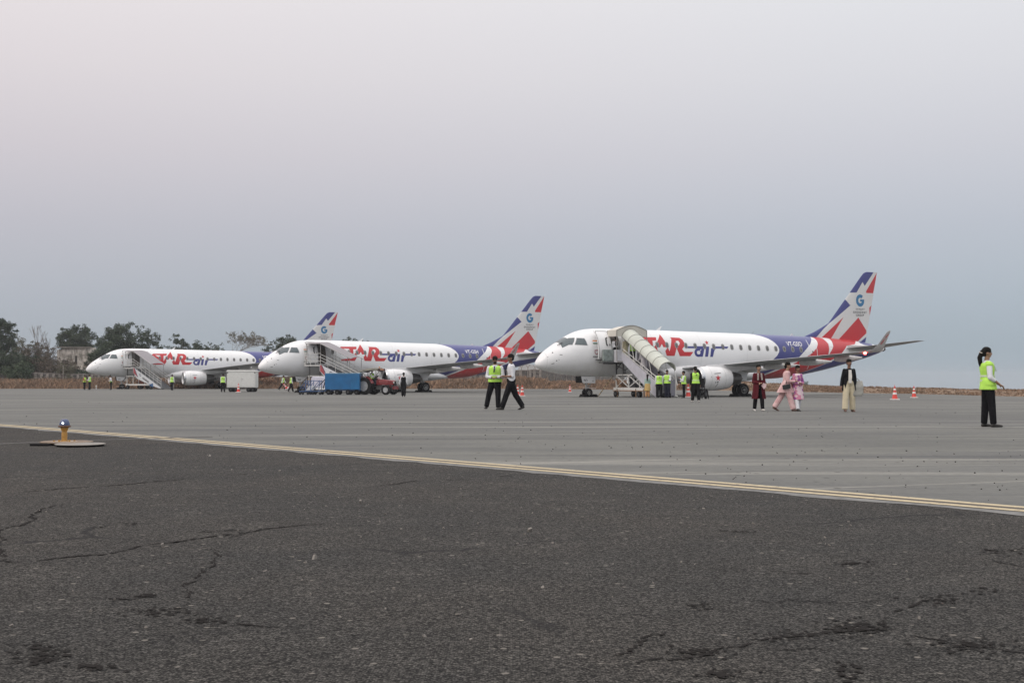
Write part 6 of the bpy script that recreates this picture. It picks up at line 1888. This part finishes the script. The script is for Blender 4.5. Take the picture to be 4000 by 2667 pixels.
tree('thinner crown on the right side of the wide dark tree', 575, 200, 1285, 110, 20, LF_D, dens=.95, low=.25, leaf=.28, cr=.8, sprigs=8)
tree('dark shade tree low over the farthest airliner nose', 385, 190, 1330, 130, 21, LF_D, dens=.9, low=.05)
tree('small pointed tree above the farthest airliner lettering', 704, 225, 1310, 92, 22, LF_D, dens=.9, low=.35, shape='dome', cr=.8, sprigs=4)
tree('low tree right of the small pointed tree', 768, 225, 1334, 85, 23, LF_D, dens=.7, low=.45, cr=.75, sprigs=5)
tree('low sparse tree right of the lettering of the farthest airliner', 828, 225, 1340, 80, 24, LF_D, dens=.5, low=.5, leaf=.24, cr=.65, sprigs=6)
tree('smooth round tree just left of the middle airliner nose', 1128, 225, 1303, 125, 25, LF_D, dens=1.5, low=.3, cr=1.0, sprigs=2, shape='dome')
tree('low dark tree joining the bare tree and the round tree', 1068, 228, 1334, 75, 26, LF_D, dens=.7, low=.4, cr=.7)
tree('tree tops showing over the middle airliner roof', 1380, 228, 1322, 130, 27, LF_D, dens=.8, low=.62, leaf=.24, cr=.6, sprigs=12)
bare('slender leafless tree left of the ruined building', 143, 186, 1268, 70, 31, depth=5, spread=.30)
bare('leaning leafless sapling just left of the ruined building', 196, 188, 1316, 60, 32, depth=5, spread=.35, tilt=.35)
bare('wide bare-branched tree between the farthest and middle airliners', 962, 220, 1290, 185, 33, depth=7, spread=.85, leaves=(LF_Y, .35), th=.11)
tree('small far bush on the skyline right of the pink-clad women', 3135, 330, 1493, 48, 35, M('haze-tinted leaves', (.075, .105, .095), .8), name='bush', dens=.5, low=.05, v_base=1520, group=None, cr=.8)  # bush colour has the blue of distant haze mixed into it
tree('lone scrub on the bank beyond the right-hand woman', 3790, 108, 1517, 10, 36, LF_B, name='shrub', dens=.12, low=.05, v_base=1527, leaf=.12, cr=.25, group=None, sprigs=0, trunk=.03)

tree('dark bush in front of the right part of the ruined building', 318, 177, 1436, 120, 41, LF_D, dens=.55, low=.03, cr=.8)
tree('brown-green bush in front of the middle of the ruined building', 262, 175, 1408, 80, 42, LF_B, dens=.5, low=.03, leaf=.22, cr=.7, sprigs=9)
tree('dark thicket at the far left behind the bare tree', 118, 181, 1382, 170, 43, LF_D, dens=.9, low=.03)
tree('reddish-brown thicket between the bare tree and the ruined building', 185, 183, 1352, 110, 44, LF_B, dens=.8, low=.05, leaf=.2, cr=.8, sprigs=12)
tree('dark tree filling the gap behind the farthest airliner nose', 420, 186, 1345, 150, 45, LF_D, dens=1.1, low=.03)
# ---- boundary wall of rough stone
def mat_stone():
    m, nt, b = new_mat('rubble stone'); N, L = nt.nodes, nt.links
    P = N.new('ShaderNodeTexCoord').outputs['Object']
    v = N.new('ShaderNodeTexVoronoi'); v.inputs['Scale'].default_value = 2.2; L.new(mapping(N, L, P, (1, 1, 1.4)), v.inputs['Vector'])
    e = N.new('ShaderNodeTexVoronoi'); e.feature = 'DISTANCE_TO_EDGE'; e.inputs['Scale'].default_value = 2.2; L.new(mapping(N, L, P, (1, 1, 1.4)), e.inputs['Vector'])
    s = N.new('ShaderNodeSeparateColor'); L.new(v.outputs['Color'], s.inputs[0])
    c = mix_col(N, L, maprange(N, L, s.outputs[0], .1, .9, 0, 1), (.085, .080, .078), (.20, .185, .165))
    c = mix_col(N, L, maprange(N, L, e.outputs['Distance'], .02, .07, .7, 0), c, (.045, .042, .04))
    L.new(c, b.inputs['Base Color']); b.inputs['Roughness'].default_value = .95
    return m
m_stone = mat_stone(); m_cop = M('wall coping', (.24, .22, .20), .9, var=.3, scale=4)
def wall(pts, label):
    """pts: (u, distance, v_top)"""
    rt = empty('boundary_wall', (0, 0, 0), 0, label, 'wall')
    P0 = [(at(u, d).x, d, zat(v, d)) for u, d, v in pts]
    P1 = []
    for a_, b_ in zip(P0, P0[1:]):
        for i in range(8): P1.append(tuple(a_[j] + (b_[j] - a_[j]) * i / 8 for j in range(3)))
    P1.append(P0[-1])
    rnd = random.Random(4)
    mb = MB(); cp_ = MB(); pil = MB()
    for i, (a_, b_) in enumerate(zip(P1, P1[1:])):
        z = (a_[2] + b_[2]) / 2 + rnd.uniform(-.06, .06); za = min(ter(a_[0], a_[1]), ter(b_[0], b_[1])) - .5
        mb.prism([(a_[0], a_[1], za), (b_[0], b_[1], za), (b_[0], b_[1], z), (a_[0], a_[1], z)], (0, .35, 0))
        cp_.prism([(a_[0], a_[1] - .06, z + .002), (b_[0], b_[1] - .06, z + .002), (b_[0], b_[1] - .06, z + .12), (a_[0], a_[1] - .06, z + .12)], (0, .5, 0))
        pil.box((a_[0], a_[1] - .02, (z + za) / 2), (.35, .25, z - za))
    mb.build('wall_face', m_stone, rt); cp_.build('coping', m_cop, rt); pil.build('buttress', m_cop, rt)
    return rt
wall([(-150, 172, 1460), (140, 172, 1458), (330, 172, 1464), (560, 174, 1472), (900, 176, 1474), (1300, 176, 1474)], 'low rubble stone wall with light coping behind the dry grass at the left')
wall([(1300, 190, 1450), (1800, 186, 1446), (2110, 184, 1447), (2300, 210, 1464), (2440, 260, 1474)], 'rubble stone wall under the middle airliner tail, running behind the nearest nose')
# wire fence posts on the wall near the middle airliner tail
fp0 = None
lb = {2010: 'fence post furthest left of the four cranked ones above the central wall', 2037: 'second cranked fence post above the central wall', 2062: 'third cranked fence post above the central wall', 2090: 'cranked fence post nearest to the airliner nose'}
for u in (2010, 2037, 2062, 2090):
    y = 183.4; x = at(u, y).x; z0 = zat(1490, y)
    if fp0 is None:
        fp0 = tag(MB().bar((0, 0, 0), (0, 0, 2.1), .12).bar((0, 0, 2.1), (-.30, 0, 2.5), .09).bar((0, 0, 2.1), (.30, 0, 2.5), .09).build('fence_post', m_cop), lb[u], 'post', 'cranked concrete fence posts'); o = fp0
    else:
        o = fp0.copy(); col.objects.link(o); o['label'] = lb[u]
    o.location = (x, y, z0)
# ruined building
y = 186; x0, x1 = at(222, y).x, at(372, y).x
bl = empty('old_building', (x0, y, zat(1503, y)), 0, 'weathered whitewashed ruin with bare wall behind the bushes at the left', 'building')
def mat_ruin():
    m, nt, b = new_mat('stained whitewash'); N, L = nt.nodes, nt.links
    P = N.new('ShaderNodeTexCoord').outputs['Object']
    c = mix_col(N, L, maprange(N, L, noise_node(N, L, mapping(N, L, P, (1.4, 1, .4)), 1.1, 6, .7), .40, .62, 0, 1), (.64, .60, .55), (.20, .18, .155))
    c = mix_col(N, L, maprange(N, L, noise_node(N, L, P, .6, 5, .7), .5, .62, 0, .7), c, (.10, .095, .08))
    L.new(c, b.inputs['Base Color']); b.inputs['Roughness'].default_value = .95
    return m
m_ruin = mat_ruin(); hgt = zat(1356, y) - zat(1503, y); w = x1 - x0
rnd = random.Random(9)
prof_ = [(0, hgt * .93), (w * .12, hgt * .95), (w * .3, hgt), (w * .55, hgt * .99), (w * .75, hgt), (w, hgt * .985)]
MB().prism([(0, 0, 0), (w, 0, 0)] + [(a_, 0, b_) for a_, b_ in prof_[::-1]], (0, .4, 0)).build('wall', m_ruin, bl)
MB().box((w / 2, 2.6, hgt * .45), (w * .98, 4.5, hgt * .9)).build('rear_wall', m_ruin, bl)
for a_, b_, ww, hh in ((w * .22, hgt * .60, .9, .7), (w * .50, hgt * .66, .35, 1.3)):
    wn = MB().box((a_, -.005, b_), (ww, .03, hh)).build('window', M('ruin opening', (.045, .04, .035), .9), bl)
MB().box((w * .45, -.1, hgt * .985 + .06), (w * .9, .5, .12)).build('parapet', m_cop, bl)
# pale wall seen behind the central fence
y = 235; xa, xb = at(2010, y).x, at(2120, y).x
tag(MB().prism([(xa, y, zat(1500, y)), (xb, y, zat(1500, y)), (xb, y, zat(1432, y)), (xa + 1, y, zat(1415, y))], (0, 3, 0)).build('distant_shed', M('pale shed', (.44, .46, .47), .8, var=.12)), 'pale distant shed seen over the wall left of the nearest nose', 'shed')
# lamp post in grass
for u, yy, vt, lab in ((247, 168, 1428, 'thin pale pole rising from the dry grass left of the farthest airliner'), (2085, 172, 1440, 'thin pole in the dry grass just left of the nearest airliner nose')):
    X = at(u, yy).x; zz = ter(X, yy)
    tag(MB().tube((X, yy, zz - .2), (X, yy, zat(vt, yy)), .07, .05, 8).build('pole', m_cop), lab, 'pole')

# ---- dry grass
def dry_grass():
    rs = np.random.RandomState(3)
    V, Fc = [], []
    n = 26000
    for i in range(n):
        b = rs.uniform(-.33, .27)
        d = rs.uniform(.3, 24) ** 1.0 if rs.rand() > .3 else rs.uniform(.2, 6)
        e = edge_y(b); y = e + d; x = b * (y + 60)
        pat = .6 * math.sin(x * .11 + 1.1 * math.sin(y * .3)) + .7 * math.sin(x * .35 + 1.7) * math.sin(y * .5 + x * .12) + .5 * math.sin(x * 1.3)
        hmax = (.95 if b < .02 else .42) if x < 20 else .22
        if pat < -.5 and rs.rand() < .7: hmax *= .35
        z = ter(x, y) - .03
        h = hmax * rs.uniform(.35, 1.0) * (1 + .25 * pat) * min(1, .35 + d / 4)
        for k in range(2):
            a = rs.uniform(0, 2 * math.pi); w = rs.uniform(.05, .16) * (1 if b < .05 else .7); l = rs.uniform(-.45, .45) * h
            dx, dy = math.cos(a) * w, math.sin(a) * w * .4
            ox, oy = rs.uniform(-.2, .2), rs.uniform(-.2, .2)
            j = len(V)
            V += [(x + ox - dx, y + oy - dy, z), (x + ox + dx, y + oy + dy, z), (x + ox + dx * .55 + l, y + oy + dy + l * .3, z + h * .75), (x + ox + l * 1.5, y + oy + l * .4, z + h), (x + ox - dx * .45 + l, y + oy, z + h * .7)]
            Fc.append((j, j + 1, j + 2, j + 3, j + 4))
    m = mat_leaf('dry grass blades', (.27, .178, .118), (.175, .122, .085))
    return tag(mesh_obj('dry_grass', V, Fc, m), kind='stuff')
dry_grass()
def scrub():
    rs = np.random.RandomState(12); cl = []
    for i in range(230):
        u = rs.uniform(-60, 1350); y = rs.uniform(163, 170.5); x = at(u, y).x
        r = rs.uniform(.25, .75) * (1.2 if u < 420 else .7)
        cl.append((x, y, ter(x, y) + r * .5, r, r * rs.uniform(.6, 1.4)))
    for i in range(70):
        u = rs.uniform(1750, 2420); y = rs.uniform(172, 181); x = at(u, y).x
        r = rs.uniform(.2, .5); cl.append((x, y, ter(x, y) + r * .6, r, r))
    o = leafy('scrub', cl, mat_leaf('grey-green scrub', (.085, .090, .065), (.13, .105, .075)), None, .22, 60, 5)
    return tag(o, kind='stuff')
scrub()
# loose stones on the soil verge and flakes on the asphalt
def litter():
    rs = np.random.RandomState(8)
    mb = MB()
    for i in range(420):
        y = rs.uniform(4.3, 24) ** 1.0; x = rs.uniform(-.5, .5) * y
        q = Vector((x, y)) - LP
        if q.dot(LN) > -.5: continue
        r = rs.uniform(.003, .009) * (2.2 if rs.rand() < .05 else 1)
        rot = Euler(tuple(rs.uniform(0, 6, 3))).to_matrix()
        mb.box((x, y, g(y) + .005 + r * .25), (r * 2, r * 1.4, r * .8), rot)
    return tag(mb.build('loose_stones', M('loose stone', (.20, .185, .165), .85, var=.5, scale=.9)), kind='stuff')
litter()
def grit():
    rs = np.random.RandomState(18)
    mb = MB()
    for i in range(600):
        y = 8.5 / (1 - rs.uniform(0, .87)); x = rs.uniform(-.46, .46) * y
        q = Vector((x, y)) - LP
        if q.dot(LN) < .3: continue
        r = rs.uniform(.005, .014) * (y / 18) ** .45
        mb.box((x, y, g(y) + r * .25), (r * 1.6, r * 1.2, r * .8), Euler(tuple(rs.uniform(0, 6, 3))).to_matrix())
    return tag(mb.build('grit', M('dark grit', (.055, .052, .05), .95, var=.4, spec=.1)), kind='stuff')
grit()

# ================================================================== HAZE
def haze():
    m = bpy.data.materials.new('haze'); m.use_nodes = True
    nt = m.node_tree; nt.nodes.clear()
    o = nt.nodes.new('ShaderNodeOutputMaterial'); v = nt.nodes.new('ShaderNodeVolumePrincipled')
    v.inputs['Color'].default_value = (.86, .90, .95, 1); v.inputs['Density'].default_value = HAZE
    v.inputs['Anisotropy'].default_value = .2
    nt.links.new(v.outputs[0], o.inputs['Volume'])
    x0, x1, y0, y1, z0, z1 = -4200, 4200, -70, 2560, -48, 16
    b = MB().box(((x0 + x1) / 2, (y0 + y1) / 2, (z0 + z1) / 2), (x1 - x0, y1 - y0, z1 - z0)).build('haze', m)
    tag(b, kind='stuff')
HAZE = .0003
haze()
